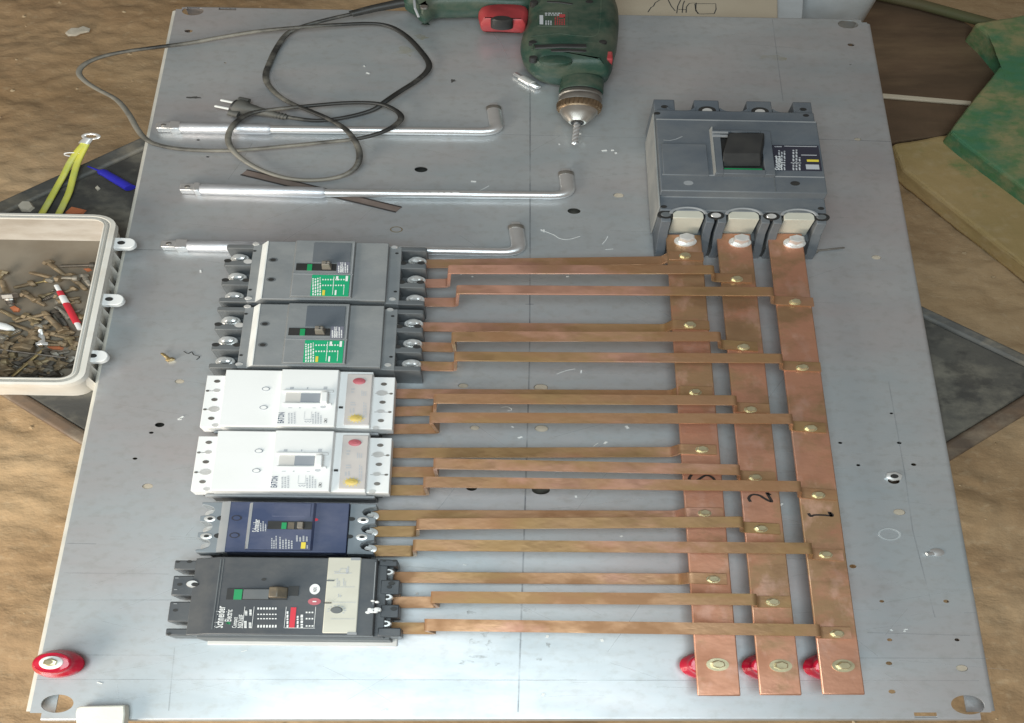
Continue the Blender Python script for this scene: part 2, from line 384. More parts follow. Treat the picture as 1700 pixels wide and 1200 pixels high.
# ------------------------------------------------------------------ mounting plate
holes = [(320,18,18),(1408,40,17),(95,1168,27),(1607,1170,28),(313,51,7),(1413,74,6),(699,281,11),(953,350,11),(265,705,8),
         (251,718,4),(224,761,4),(329,232,3),(345,260,3),(374,104,2.4),(1480,686,3),(1395,735,3.5),(1493,735,4),(1425,772,3.5),(1517,771,4.5),
         (1484,798,10),(1416,940,6),(1464,998,4),(1571,998,5),(1477,1062,4.5),(1589,1062,4.5),(1476,1101,5.5),(1481,1148,6),
         (783,810,9),(898,813,15),(1412,107,2)]
beige_holes = [(1027,324,9),(1424,231,6),(298,633,8),(245,807,9),(1455,427,8),(1493,850,10),(1597,1109,10),(769,640,8.5),(898,643,12),(788,710,8),(899,711,11.5)]
cTL, cTR, cBR, cBL = P(287, 9), P(1444, 31), P(1657, 1196), P(38, 1197)
plate = thing('mounting_plate', 'large galvanised steel mounting plate drilled with holes lying on the table', 'metal plate', (cen.x, .66, TZ))
RB = .004
def edge_pt(a, b, t): return a + (b - a)*t
ctr = (cTL + cTR + cBR + cBL) / 4
def inset(ds):
    cs = [cBL, cBR, cTR, cTL]; out = []
    for k in range(4):
        p, q, r_ = cs[k-1], cs[k], cs[(k+1) % 4]
        d1 = (q - p).normalized(); d2 = (r_ - q).normalized()
        n1 = Vector((-d1.y, d1.x, 0)); n2 = Vector((-d2.y, d2.x, 0))
        out.append(q + n1*ds + n2*ds)
    return out
i0 = inset(RB)
bl, br, tr, tl = i0
def along(a, b, u, v): # nearest point on segment to pixel
    p = P(u, v); d = (b - a); t = max(0, min(1, (p - a).dot(d)/d.length_squared)); return a + d*t
up = Vector((0, 1, 0))
outer = [bl + Vector((.010, 0, 0)), ]
n0 = along(bl, br, 1519, 1194); n1 = along(bl, br, 1557, 1194)
t0 = along(tl, tr, 393, 10); t1 = along(tl, tr, 364, 10)
outer = [bl + Vector((.009, 0, 0)), n0, n0 + up*.007, n1 + up*.007, n1, br - Vector((.009, 0, 0)), br - Vector((.009, -.007, 0)), br + Vector((0, .007, 0)),
         tr - Vector((0, .006, 0)), tr - Vector((.006, .006, 0)), tr - Vector((.006, 0, 0)), t0, t0 - up*.005, t1 - up*.005, t1, tl + Vector((.006, 0, 0)), tl + Vector((.006, -.005, 0)), tl - Vector((0, .005, 0)),
         bl + Vector((0, .007, 0)), bl + Vector((.009, .007, 0))]
def hole_ring(u, v, r, n=20):
    c = P(u, v); rx = (P(u + r, v) - c).length
    return [Vector((c.x + rx*math.cos(2*PI*k/n), c.y + rx*math.sin(2*PI*k/n), 0)) for k in range(n)], c, rx
loops = [outer] + [hole_ring(*h, n=32 if h[2] > 14 else 18)[0] for h in holes + beige_holes]
vv = []; ee = []
for lp in loops:
    b0 = len(vv); n = len(lp)
    vv += [Vector((p.x, p.y)) for p in lp]; ee += [(b0+i, b0+(i+1) % n) for i in range(n)]
ov, oe, of, *_ = delaunay_2d_cdt(vv, ee, [], 0, 1e-7)
def inside(p, lp):
    c = False; n = len(lp)
    for i in range(n):
        a, b_ = lp[i], lp[(i+1) % n]
        if (a.y > p.y) != (b_.y > p.y) and p.x < (b_.x-a.x)*(p.y-a.y)/(b_.y-a.y) + a.x: c = not c
    return c
keep = []
for f in of:
    c = sum((ov[i] for i in f), Vector((0, 0)))/3
    if inside(c, loops[0]) and not any(inside(c, lp) for lp in loops[1:]): keep.append(list(f))
pm = MB(); TH = .0022
pm.v = [Vector((p.x, p.y, 0)) for p in ov] + [Vector((p.x, p.y, -TH)) for p in ov]
n = len(ov)
cnt = {}
for f in keep:
    a = sum(ov[f[i]].x*ov[f[(i+1) % 3]].y - ov[f[(i+1) % 3]].x*ov[f[i]].y for i in range(3))
    if a < 0: f.reverse()
    pm.f.append(f); pm.f.append([i + n for i in f][::-1])
    for i in range(3): cnt[(f[i], f[(i+1) % 3])] = 1
for (a, b_) in list(cnt):
    if (b_, a) not in cnt: pm.f.append([b_, a, a + n, b_ + n])
pm.build('sheet', M['galv'], plate, smooth=30)
# folded edges, four flanges
cs = [cBL, cBR, cTR, cTL]; ins = i0
for k in range(4):
    a, b_ = cs[k], cs[(k+1) % 4]; ai, bi = ins[k], ins[(k+1) % 4]
    d = (b_ - a).normalized(); cut = .011
    rows = []
    for t in [i/6 for i in range(7)] + [2]:
        if t <= 1: off = math.sin(t*PI/2); z = -RB*(1-math.cos(t*PI/2))
        else: off = 1; z = TZ + .001
        pa = ai + (a - ai)*0; nrm = Vector((d.y, -d.x, 0))
        rows.append([ai + d*(cut - .002) + nrm*RB*off + Vector((0, 0, z)), bi - d*(cut - .002) + nrm*RB*off + Vector((0, 0, z))])
    fm = MB()
    fm.v = [p for r in rows for p in r] + [p - Vector((d.y, -d.x, 0))*.002 - Vector((0, 0, .0015 if i < 5 else 0)) for i, r in enumerate(rows) for p in r]
    m_ = len(rows)
    for i in range(m_ - 1):
        fm.f.append([2*i, 2*i+2, 2*i+3, 2*i+1]); fm.f.append([2*m_+2*i, 2*m_+2*i+1, 2*m_+2*i+3, 2*m_+2*i+2])
    fm.build('folded_edge', M['galv_lit'] if k == 3 else M['galv'], plate, smooth=60)  # only the left fold takes the painted-lit colour
for (u, v, r) in beige_holes:
    ring, c, rx = hole_ring(u, v, r)
    MB().lathe(c - Vector((0, 0, .003)), [(rx*.93, 0), (rx*.93, .0018), (rx*.7, .0020)], 20).build('beige_disc', M['tin'], plate)  # beige discs added in open holes that would otherwise stay dark
# inward return lips under the two long edges
for (a_, b_, q_) in ((cBL, cTL, P(93, 1168, -.02)), (cBR, cTR, P(1604, 1170, -.02))):
    t_ = (q_.y - a_.y)/(b_.y - a_.y); wd_ = q_.x - (a_.x + (b_.x - a_.x)*t_)
    sg = 1 if wd_ > 0 else -1
    MB().prism([(a_.x + .002*sg, a_.y + .012), (a_.x + wd_, a_.y + .012), (b_.x + wd_, b_.y - .012), (b_.x + .002*sg, b_.y - .012)], TZ + .0012, TZ + .0032).build('return_lip', M['galv'], plate)
# pencil and scribe lines
for pts, wd, mt in (([(880,138),(880,420),(879,600),(872,830),(860,1182)], .0013, 'scribe'), ([(1282,32),(1300,168)], .001, 'scribe2'),
                ([(1475,633),(1502,786),(1515,880),(1552,1025)], .001, 'scribe2'), ([(1360,231),(1480,235)], .001, 'scribe'), ([(828,223),(1072,229)], .0008, 'scribe2'),
                ([(206,414),(268,415)], .0010, 'scribe'), ([(60,1128),(420,1128),(900,1129),(1625,1130)], .0009, 'scribe2'), ([(110,1087),(290,1088)], .0009, 'scribe2'), ([(98,996),(285,996)], .0008, 'scribe2'),
                ([(106,951),(280,953)], .0008, 'scribe2'), ([(112,902),(160,903)], .0009, 'scribe'), ([(1390,1092),(1640,1093)], .0008, 'scribe2'), ([(1600,1017),(1626,1017)], .0015, 'scribe2'), ([(1440,1050),(1610,1055)], .0008, 'scribe2'), ([(290,1075),(280,1180)], .0008, 'scribe2'), ([(872,505),(886,505)], .0012, 'scribe')):
    q = [P(*p) for p in pts]
    MB().ribbon(q, wd, .0004).build('scribe_line', M[mt], plate, smooth=0)

def smudge(u, v, ru, rv, mt, seed, n=14):
    r_ = random.Random(seed); c = P(u, v)
    rx = (P(u+ru, v) - c).length; ry = (P(u, v+rv) - c).length
    k = [r_.uniform(.45, 1.15) for _ in range(n)]
    m_ = MB(); m_.v = [Vector((c.x + rx*k[i]*math.cos(2*PI*i/n), c.y + ry*k[i]*math.sin(2*PI*i/n), .0003)) for i in range(n)]; m_.f = [list(range(n))]
    m_.build('smudge', M[mt], plate, smooth=0)
for i, (u, v, a_, b_) in enumerate(((790,1040,16,6),(805,1052,8,8),(786,1066,10,6),(812,1070,7,9),(800,1090,22,4),(775,1100,14,4),(815,1102,16,4),(840,1058,9,4),(868,1062,10,3),(895,1092,7,6),(910,1070,5,5),(783,1015,10,7),(880,1012,12,8),(868,990,14,5))):
    smudge(u, v, a_, b_, 'smear', i)
for i, (u, v, a_, b_) in enumerate(((676,85,26,9),(1285,96,30,5),(700,62,14,6),(1150,480,5,3))): smudge(u, v, a_, b_, 'rustsmear', 40+i)
smudge(323,162,14,2.2,'darksmear',60); smudge(865,320,9,2,'darksmear',61); smudge(752,134,5,3,'darksmear',62)

# ------------------------------------------------------------------ things lying beyond the table
Zr = Zoom(1260, 0, 3.864)
def slab(name, poly, z0, z1, mt, label, cat, bevel=.006, rough=0):
    pts = [P(u, v, z1) for u, v in poly]
    c = sum(pts, Vector())/len(pts)
    o = MB().prism([(p.x, p.y) for p in pts], z0, z1).build(name, M[mt], None, bevel=bevel, org=(c.x, c.y, z0))
    if rough:   # worn, uneven surface
        q = o.modifiers.new('cut', 'SUBSURF'); q.subdivision_type = 'SIMPLE'; q.levels = 5; q.render_levels = 5
        for nm_, sz, st in (('clouds_big', .09, rough), ('clouds_small', .022, rough*.45)):
            tx = bpy.data.textures.new(nm_, 'CLOUDS'); tx.noise_scale = sz
            d_ = o.modifiers.new('wear', 'DISPLACE'); d_.texture = tx; d_.strength = st; d_.texture_coords = 'GLOBAL'
    return tag(o, label, cat)
slab('round_ended_board', [(1380,-20),(1470,-20),(1560,10),(1640,60),(1660,110),(1625,180),(1590,215),(1560,226),(1520,231),(1480,237),(1430,235)], GZ+.005, GZ+.03, 'bwood',
     'dark brown round-ended board on the ground right of the plate', 'board', .004, .004)
slab('stick', [(1440,152),(1613,167),(1613,173),(1440,159)], GZ+.031, GZ+.038, 'stick', 'thin pale straight stick lying across the brown board', 'stick', .002)
slab('green_block', [(1620,38),(1760,14),(1800,200),(1800,390),(1700,312),(1643,270),(1604,241),(1577,218),(1612,172),(1673,95),(1645,62)], GZ+.01, GZ+.09, 'gpaint',
     'block with worn green paint at the right edge', 'block', .006, .005)
slab('beam', [(1483,238),(1577,221),(1604,243),(1700,314),(1800,392),(1800,520),(1700,440),(1500,281)], GZ+.002, GZ+.05, 'beam', 'tan earthy beam running along the green block', 'beam', .008, .006)
pp = [P(1440,-12,GZ+.05), P(1530,8,GZ+.05), P(1640,38,GZ+.05), P(1760,70,GZ+.05)]
tag(MB().tube(pp, .012, 12).build('pole', M['gpole'], None, org=tuple(pp[0])), 'slim green brown pole beyond the brown board', 'pole')
# carton with a line drawing, and a bag
CZ = -.10
ct = thing('carton', 'beige carton with a pencil line drawing behind the drill', 'box', P(1150, -40, GZ))
MB().prism([(p.x, p.y) for p in (P(985,-150,CZ), P(1290,-150,CZ), P(1292,60,CZ), P(985,60,CZ))], GZ, CZ).build('carton_body', M['carton'], ct, bevel=.004)
dm = MB()
Zd = Zoom(800, 0, 3.864)
for st in ([(1065,78),(1085,48),(1100,40),(1112,18),(1140,0),(1175,-8)], [(1250,85),(1256,40),(1275,0)], [(1285,82),(1290,30),(1300,5)], [(1310,82),(1312,45),(1330,22),(1375,18),(1372,60),(1385,88)],
           [(1366,24),(1500,24),(1502,60),(1490,88)], [(1366,24),(1372,70),(1395,90),(1490,88)], [(1195,0),(1215,40),(1240,70)], [(1260,60),(1310,62)]):
    dm.ribbon([Zd(x, y, CZ) for x, y in st], .0012, CZ + .0005)
dm.build('line_drawing', M['dark_p'], ct, smooth=0)
bm_ = MB(); bc = P(1372, -18, -.16)
rg = []
for j in range(9):
    t = j/8; z = GZ + (.30)*t; rr = .052*(1 - .25*abs(t-.5)) * (1 if t < .9 else .75)
    rg.append([Vector((bc.x + rr*math.cos(a)*(1+.10*mnoise.noise(Vector((math.cos(a)*2, math.sin(a)*2, j*.5)))) + (.0 + .02*t), bc.y + 1.3*rr*math.sin(a)*(1+.15*mnoise.noise(Vector((math.cos(a)*2, math.sin(a)*2, j*.7+9)))), z)) for a in [2*PI*k/28 for k in range(28)]])
bm_.rings(rg); tag(bm_.build('plastic_bag', M['bag'], None, org=(bc.x, bc.y, GZ), smooth=70), 'pale bluish plastic bag beside the beige carton', 'bag')
slab('grey_board', [(1286,-40),(1337,-40),(1330,60),(1282,60)], GZ, -.12, 'bag', 'narrow pale grey board between the carton and the bag', 'board', .003)
# scraps on the ground
def scrap(name, poly, z0, th, mt, label, cat):
    pts = [P(u, v, z0) for u, v in poly]; c = sum(pts, Vector())/len(pts)
    m = MB(); r = random.Random(len(label))
    n = len(pts)
    m.v = [Vector((p.x, p.y, z0)) for p in pts] + [Vector((c.x+(p.x-c.x)*.85, c.y+(p.y-c.y)*.85, z0+th*r.uniform(.6, 1.2))) for p in pts] + [Vector((c.x, c.y, z0+th*1.2))]
    m.f = [[i, (i+1) % n, n+(i+1) % n, n+i] for i in range(n)] + [[n+i, n+(i+1) % n, 2*n] for i in range(n)]
    return tag(m.build(name, M[mt], None, org=(c.x, c.y, z0), fix=True), label, cat)
scrap('paper_scrap', [(108,55),(118,48),(132,47),(141,44),(150,47),(148,53),(134,56),(126,60),(113,60)], GZ+.01, .006, 'plaster', 'crumpled pale scrap on the soil at upper left', 'scrap')
scrap('plaster_lump', [(30,343),(38,335),(52,336),(58,345),(50,352),(36,351)], TZ, .006, 'plaster', 'pale crumbly lump on the table above the white box', 'lump')
scrap('orange_chip', [(108,354),(120,344),(144,349),(138,356),(112,358)], TZ, .004, 'orange', 'orange flat chip on the table beside the yellow wires', 'chip')
scrap('pale_chip', [(158,312),(163,309),(167,313),(162,317)], TZ, .003, 'plaster', 'tiny pale chip on the dark table below the blue ferrule', 'chip')

# ------------------------------------------------------------------ bars
ZT, ZB, ZR = .028, .045, .0735
WB = .0165; TB = .003
def bolt_head(m, c, r=.0047, h=.0055, wk=1.18):
    m.lathe(c, [(r*wk, 0), (r*wk, .0012)], 20)
    m.lathe(c + Vector((0, 0, .0012)), [(r, 0), (r, h*.8), (r*.82, h)], 6, ph=random.uniform(0, 1))
def strip(m, path, wd, th):
    """path of top-surface points (x, y, z); flat bar of width wd in y"""
    # round the corners
    pts = [Vector(p) for p in path]; q = [pts[0]]
    for i in range(1, len(pts)-1):
        a, b_, c = pts[i-1], pts[i], pts[i+1]
        l1 = min(.0040, (b_-a).length*.4); l2 = min(.0040, (c-b_).length*.4)
        s0 = b_ + (a-b_).normalized()*l1; s1 = b_ + (c-b_).normalized()*l2
        for t in (0, .2, .4, .6, .8, 1):
            q.append(s0*(1-t)**2 + b_*2*t*(1-t) + s1*t*t)
    q.append(pts[-1])
    rs = []
    for i, p in enumerate(q):
        t = q[min(i+1, len(q)-1)] - q[max(i-1, 0)]
        nrm = Vector((-t.z, 0, t.x)).normalized()
        lo = p - nrm*th
        rs.append([Vector((lo.x, p.y - wd/2, lo.z)), Vector((p.x, p.y - wd/2, p.z)), Vector((p.x, p.y + wd/2, p.z)), Vector((lo.x, p.y + wd/2, lo.z))])
    m.rings([r[::-1] for r in rs])
def branch(spec, label):
    k = spec[0]
    m = MB()
    if k == 'A':
        _, (u0, v0), (u1, v1), (u2, v2), ub, vb = spec
        a = P(u0, v0, ZT); b_ = P(u1, v1, ZT); c = P(u1 + 13, v2, ZB + TB); d = P(u2, v2, ZB + TB)
        ym = (c.y + d.y)/2
        path = [a, b_, Vector((b_.x + .006, b_.y*.5 + ym*.5, ZB + TB)), Vector((d.x, ym, ZB + TB))]
        org = a
    else:
        _, (u0, v0), (u1, v1), (u2, v2), (u3, v3), (u4, v4), ub, vb = spec
        a = P(u0, v0, ZT); r0 = P(u2, v2, ZR); r1 = P(u3, v3, ZR); e = P(u4, v4, ZB + TB)
        ya = a.y
        lx = max(P(u1, v1, ZT).x - .001, r0.x - .0015)
        path = [a, Vector((lx, a.y*.6 + r0.y*.4, ZT)), Vector((r0.x + .0005, r0.y, ZR)), r1, Vector((r1.x + .003, (r1.y + e.y)/2, ZB + TB)), e]
        org = a
    t = thing('branch_bar', label, 'copper bar', org, group='thin copper branch bars')
    strip(m, path, WB, TB)
    m.build('bent_strip', M['brass'], t, bevel=.0004, smooth=40)
    bh = MB(); bolt_head(bh, P(ub, vb, ZB + TB + .004) - Vector((0, 0, .004))); bh.build('bolt', M['yzinc'], t)
    return t
B = [
 ('A',(700,437.5),(1098,432),(1168,425),1137.7,423), ('B',(700,470),(735,470),(743,446.5),(1186,447),(1249,462),1224,462), ('B',(700,501),(757,501),(757,480),(1285,483.5),(1351,501),1321,500),
 ('A',(695,542),(1102,545),(1178,539.5),1146,538), ('B',(695,575),(755,575),(748,558.5),(1197,558),(1258,575),1235,575), ('B',(695,607),(755,607),(753,591),(1300,594.5),(1363,609),1333,609),
 ('A',(645,653),(1113,655),(1183,649),1155,650), ('B',(645,683),(720,683),(719,661),(1223.5,664),(1278,678),1246.6,679), ('B',(645,712),(727,712),(711,692.6),(1316.5,694.7),(1371,710),1347,710),
 ('A',(640,751.5),(1113,750),(1190,746),1166,745), ('B',(640,783),(725,783),(718,769),(1229,779.5),(1288,792),1255,792), ('B',(640,813.5),(710,813.5),(701,799.6),(1330.6,807),(1390,822),1360,821),
 ('A',(612,855),(1122,856),(1201,851),1170.6,851), ('B',(612,882),(686,882),(690,869.5),(1234,866),(1295,878),1264,877), ('B',(612,914),(689,914),(684,904.5),(1349,910),(1400,922),1372,920),
 ('A',(650,958),(1127,961),(1207,961),1185,961), ('B',(650,999.6),(727,999.6),(713,991),(1257,995),(1313,999),1284,999), ('B',(650,1042.5),(721,1042.5),(702,1037),(1362.7,1046),(1413,1051),1391,1051.5)]
whose = ['upper grey green-labelled breaker', 'lower grey green-labelled breaker', 'upper white breaker', 'lower white breaker', 'blue breaker', 'charcoal breaker']
rk = ['lowest thin copper bar of the {} ending on main bar 3', 'middle thin copper bar of the {} ending on main bar 2', 'longest thin copper bar of the {} ending on main bar 1']
for i, sp in enumerate(B): branch(sp, rk[i % 3].format(whose[i // 3]))

bars = [('3', 1108, 1167, 410, 1157, 1228, 1150, 395, 1155), ('2', 1190.6, 1248, 410, 1263, 1332, 1150, 393, 1154), ('1', 1277, 1334, 410, 1366, 1437, 1150, 393, 1153)]
strokes = {'3': [(1148,788),(1144,795),(1150,800),(1158,797),(1164,793),(1172,789),(1180,791),(1186,797),(1182,803)],
           '2': [(1246,833),(1243,827),(1247,822),(1254,821),(1262,823),(1270,828),(1281,833),(1277,825),(1273,818),(1279,822)],
           '1': [(1342,852),(1346,857),(1352,855),(1366,855),(1382,856),(1376,850),(1381,858)]}
bott = {'3': (1192, 1103), '2': (1297, 1105), '1': (1401, 1105)}
for nm, a0, a1, av, b0, b1, bv, vt, vb in bars:
    x0 = (P(a0, av, ZB).x + P(b0, bv, ZB).x)/2; x1 = (P(a1, av, ZB).x + P(b1, bv, ZB).x)/2
    y1 = P((a0+a1)/2, vt - 6, ZB).y; y0 = P((b0+b1)/2, vb, ZB).y
    t = thing('main_busbar', {'3': 'wide copper main bar marked 3, nearest the small breakers', '2': 'wide copper main bar marked 2, middle of the three', '1': 'wide copper main bar marked 1, rightmost of the three'}[nm], 'copper bar', ((x0+x1)/2, y0, ZB-.005), group='wide copper main bars')
    MB().box(x0, y0, ZB-.005, x1, y1, ZB).build('bar', M['copper'], t, bevel=.0018, seg=3)
    sm = MB()
    q = [P(u, v, ZB) for u, v in strokes[nm]]
    qq = []
    for i in range(len(q)-1):
        for k in range(4):
            p0, p1, p2, p3 = q[max(i-1, 0)], q[i], q[i+1], q[min(i+2, len(q)-1)]; tt = k/4
            qq.append(.5*((2*p1) + (p2-p0)*tt + (2*p0-5*p1+4*p2-p3)*tt*tt + (3*p1-p0-3*p2+p3)*tt**3))
    qq.append(q[-1])
    sm.ribbon(qq, .0026, ZB + .0004)
    sm.build('handwritten_number', M['marker'], t, smooth=0)
    bh = MB(); c = P(*bott[nm], ZB + .003); c.z = ZB
    bolt_head(bh, c, .0055, .006, 1.6); bh.build('bolt', M['yzinc'], t)
def insulator(c, label, open_top):
    t = thing('standoff_insulator', label, 'insulator', c, group='red standoff insulators')
    H = ZB - .006
    MB().lathe(c, [(.0145,.0),(.0165,.002),(.0180,.006),(.0165,.010),(.0185,.014),(.0198,.018),(.0180,.023),(.0158,.028),(.0150,.032),(.0146,H-.002),(.0135,H)], 28).build('resin_body', M['insul'], t, smooth=50)
    MB().lathe(c + Vector((0, 0, H)), [(.0090, 0), (.0090, .001), (.0085, .0014)], 24).build('top_washer', M['pale_edge_metal'] if open_top else M['yzinc'], t)
    if open_top:
        bh = MB(); bh.lathe(c + Vector((0, 0, H+.0014)), [(.0054, 0), (.0054, .004), (.0044, .005)], 6, ph=.4); bh.lathe(c + Vector((0, 0, H+.0064)), [(.0028, 0), (.0028, .0012)], 12)
        bh.build('bolt', M['yzinc'], t)
for nm, tx in (('3', 'red insulator under the front end of the main bar nearest the breakers'), ('2', 'red insulator under the front end of the middle main bar'), ('1', 'red insulator under the front end of the rightmost main bar')):
    c = P(*bott[nm], ZB); c.z = 0; c.x -= .007; insulator(c, tx, False)
c = P(85, 1100, ZB-.006); c.z = 0; insulator(c, 'bare red insulator with pale washer and bolt near the plate corner', True)

# ------------------------------------------------------------------ breakers
def screw(m, c, r=.004, h=.0015, n=16):
    m.lathe(c, [(r, -.004), (r, 0), (r*.8, h)], n)
def hole_disc(m, Z, u, v, z, r):
    c = Z(u, v, z); m.lathe(c, [(r, -.002), (r, .0004)], 14)

# --- grey green-labelled breaker (pair)
G = Zoom(350, 390, 4.595)
def X(Z, u, v, z): return Z(u, v, z).x
ga = G(600, 500, 0)
gt = thing('grey_breaker', 'grey breaker with green label, the upper of two, farther from the white breakers', 'circuit breaker', G(870, 290, 0), group='grey breakers with green labels')
zc, zs, zn = .070, .058, .076
yT = G(870, 52, zc).y; yB = G(830, 494, zc).y
vm = 270
xs = [X(G, 300, vm, zs), X(G, 368, vm, zs), X(G, 408, vm, zc), X(G, 622, vm, zc), X(G, 632, vm, zn), X(G, 1083, vm, zn), X(G, 1095, vm, zc), X(G, 1345, vm, zc), X(G, 1350, vm, zs), X(G, 1448, vm, zs)]
xl, xr = X(G, 90, vm, zs), X(G, 1640, vm, zs)
MB().profile_y([(xs[0], .0), (xs[0], zs), (xs[1], zs), (xs[2], zc), (xs[7], zc), (xs[8], zs), (xs[9], zs), (xs[9], 0)], yB, yT).build('body', M['grey'], gt, bevel=.0012)
MB().profile_y([(xs[1]+.0002, zs+.0006), (xs[2]-.0002, zc+.0008), (xs[2]+.0008, zc+.0008), (xs[2]+.0008, zc-.003), (xs[1]+.001, zs-.003)], yB+.0005, yT-.0005).build('cover_edge', M['pale_edge_metal'], gt)  # left-facing chamfer painted pale to stand for the light on it
yn0 = G(850, 468, zn).y; yn1 = yT - .001
MB().profile_y([(xs[3], zc-.003), (xs[3], zc), (xs[4], zn), (xs[5], zn), (xs[6], zc), (xs[6], zc-.003)], yn0, yn1).build('raised_front', M['grey'], gt, bevel=.0006)
MB().zbox(G, 780, 60, 1068, 212, zn-.002, zn+.0012).build('front_panel', M['greyb'], gt, bevel=.0006)
MB().zbox(G, 622, 296, 1085, 301, zn-.001, zn+.0007).build('panel_rib', M['greyl'], gt)
MB().zbox(G, 1072, 62, 1080, 470, zn-.001, zn+.0007).build('panel_rib', M['greyl'], gt)
# terminals
MB().box(xl+.004, yB+.001, 0, xs[0]+.002, yT-.001, .026).build('terminal_base', M['greyd'], gt, bevel=.001); MB().box(xs[9]-.002, yB+.001, 0, xr-.003, yT-.001, .024).build('terminal_base', M['greyd'], gt, bevel=.001)
pit = (yT - yB)/3
for k in range(4):
    y = yT - pit*k; ha = .004 if k in (0, 3) else .0052
    y = min(max(y, yB + ha), yT - ha)
    MB().profile_y([(xl, .0), (xl, zs-.003), (xl+.002, zs-.001), (xs[0]+.001, zs-.001), (xs[0]+.001, 0)], y-ha, y+ha).build('phase_barrier', M['greyd'], gt, bevel=.001)
    MB().profile_y([(xr, .0), (xr, zs-.003), (xr-.002, zs-.001), (xs[9]-.001, zs-.001), (xs[9]-.001, 0)], y-ha, y+ha).build('phase_barrier', M['greyd'], gt, bevel=.001)
for k in range(3):
    y = yT - pit*(k+.5)
    for x in ((xl + xs[0])/2 - .002, (xr + xs[9])/2 + .002):
        m = MB(); c = Vector((x, y + .002, .0262))
        m.lathe(c, [(.0085, 0), (.0085, .010), (.0078, .011)], 22); m.lathe(c + Vector((0, 0, .011)), [(.0062, 0), (.0058, .006), (.0036, .008)], 18); m.lathe(c + Vector((0, 0, .0188)), [(.0024, 0), (.0022, .0006)], 6)
        m.build('terminal_screw', M['zinc'], gt)
for (u, v) in ((475, 190), (460, 340)):
    m = MB(); hole_disc(m, G, u, v, zc, .0042); o = m.build('cover_screw', M['greyd'], gt)
    m = MB(); hole_disc(m, G, u, v, zc+.0004, .0026); m.build('screw_recess', M['black'], o)
m = MB()
for (u, v) in ((335, 122), (300, 418), (1420, 140), (1408, 432)): hole_disc(m, G, u, v, zs, .0016)
m.build('vent_hole', M['black'], gt)
for (u, v) in ((1400, 93), (1385, 489), (285, 482), (345, 68)):
    m = MB(); screw(m, G(u, v, zs), .0032, .0012); m.build('corner_screw', M['zinc'], gt)
for (u, v) in ((130, 196), (285, 202), (112, 343), (268, 345), (1468, 215), (1605, 213), (1455, 360), (1600, 360)):
    m = MB(); hole_disc(m, G, u, v, zs-.001, .0034 if u not in (285,) else .0042); m.build('barrier_hole', M['black'] if u != 285 else M['zinc'], gt)
# toggle
MB().zbox(G, 650, 218, 958, 270, zn-.004, zn+.0009).build('toggle_slot', M['black'], gt)
MB().zbox(G, 735, 222, 772, 268, zn-.003, zn+.0018).build('green_flag', M['green_f'], gt)
tg = MB(); a0, a1 = G(850, 245, zn), G(925, 245, zn)
yy0, yy1 = G(880, 266, zn).y, G(880, 226, zn).y
tg.add([(a0.x, yy0, zn), (a1.x, yy0, zn), (a1.x, yy1, zn), (a0.x, yy1, zn), (a0.x+.001, yy0+.001, zn+.016), (a1.x-.001, yy0+.001, zn+.016), (a1.x-.001, yy1-.001, zn+.016), (a0.x+.001, yy1-.001, zn+.016)],
       [(3,2,1,0),(4,5,6,7),(0,1,5,4),(1,2,6,5),(2,3,7,6),(3,0,4,7)])
to = tg.build('toggle', M['taupe'], gt, bevel=.0012)
cx = (a0.x + a1.x)/2
MB().box(cx, yy0+.003, zn+.0162, a1.x-.003, yy1-.003, zn+.0166).build('toggle_mark', M['black'], to)
MB().box(cx+.0035, yy0+.005, zn+.0167, a1.x-.0045, yy1-.005, zn+.017).build('toggle_mark', M['white_p'], to)
# labels
lb = MB().zbox(G, 765, 306, 1055, 465, zn-.001, zn+.0010).build('green_label', M['green_l'], gt)
m = MB(); zz = zn + .0014
print_rows(m, G, 772, 314, 845, 460, zz, 4, seed=3)
for i in range(3):
    for j in range(9):
        u = 850 + j*20; v = (340, 384, 384)[i]
        if i < 2: m.quad(G, u, v-5, u+10, v+5, zz)
for j in range(6): m.quad(G, 830, 322+j*6, 838, 325+j*6, zz)
m.quad(G, 932, 316, 936, 455, zz); m.quad(G, 1012, 380, 1016, 455, zz); m.quad(G, 955, 314, 972, 345, zz); m.quad(G, 945, 420, 958, 458, zz); m.quad(G, 1028, 312, 1046, 352, zz)
m.build('label_print', M['white_p'], lb, smooth=0)
m = MB(); m.quad(G, 850, 420, 870, 460, zz); m.build('yellow_rating', M['yellow_p'], lb, smooth=0)
l2 = MB().zbox(G, 962, 206, 1056, 290, zn-.001, zn+.0015).build('rating_label', M['label_p'], gt)
m = MB(); print_rows(m, G, 968, 210, 1052, 286, zn+.0019, 5, seed=5); m.build('label_print', M['white_p'], l2, smooth=0)
text('Easypact', .0052, G(990, 284, zn+.0016), M['white_p'], l2)
d2 = G(710, 800, zn) - G(765, 305, zn)
d2b = G(1010, 975, zn) - G(1055, 465, zn)
g2 = copy_thing(gt, (d2 + d2b)/2)
g2['label'] = 'grey breaker with green label, the lower of two, touching the upper white breaker'

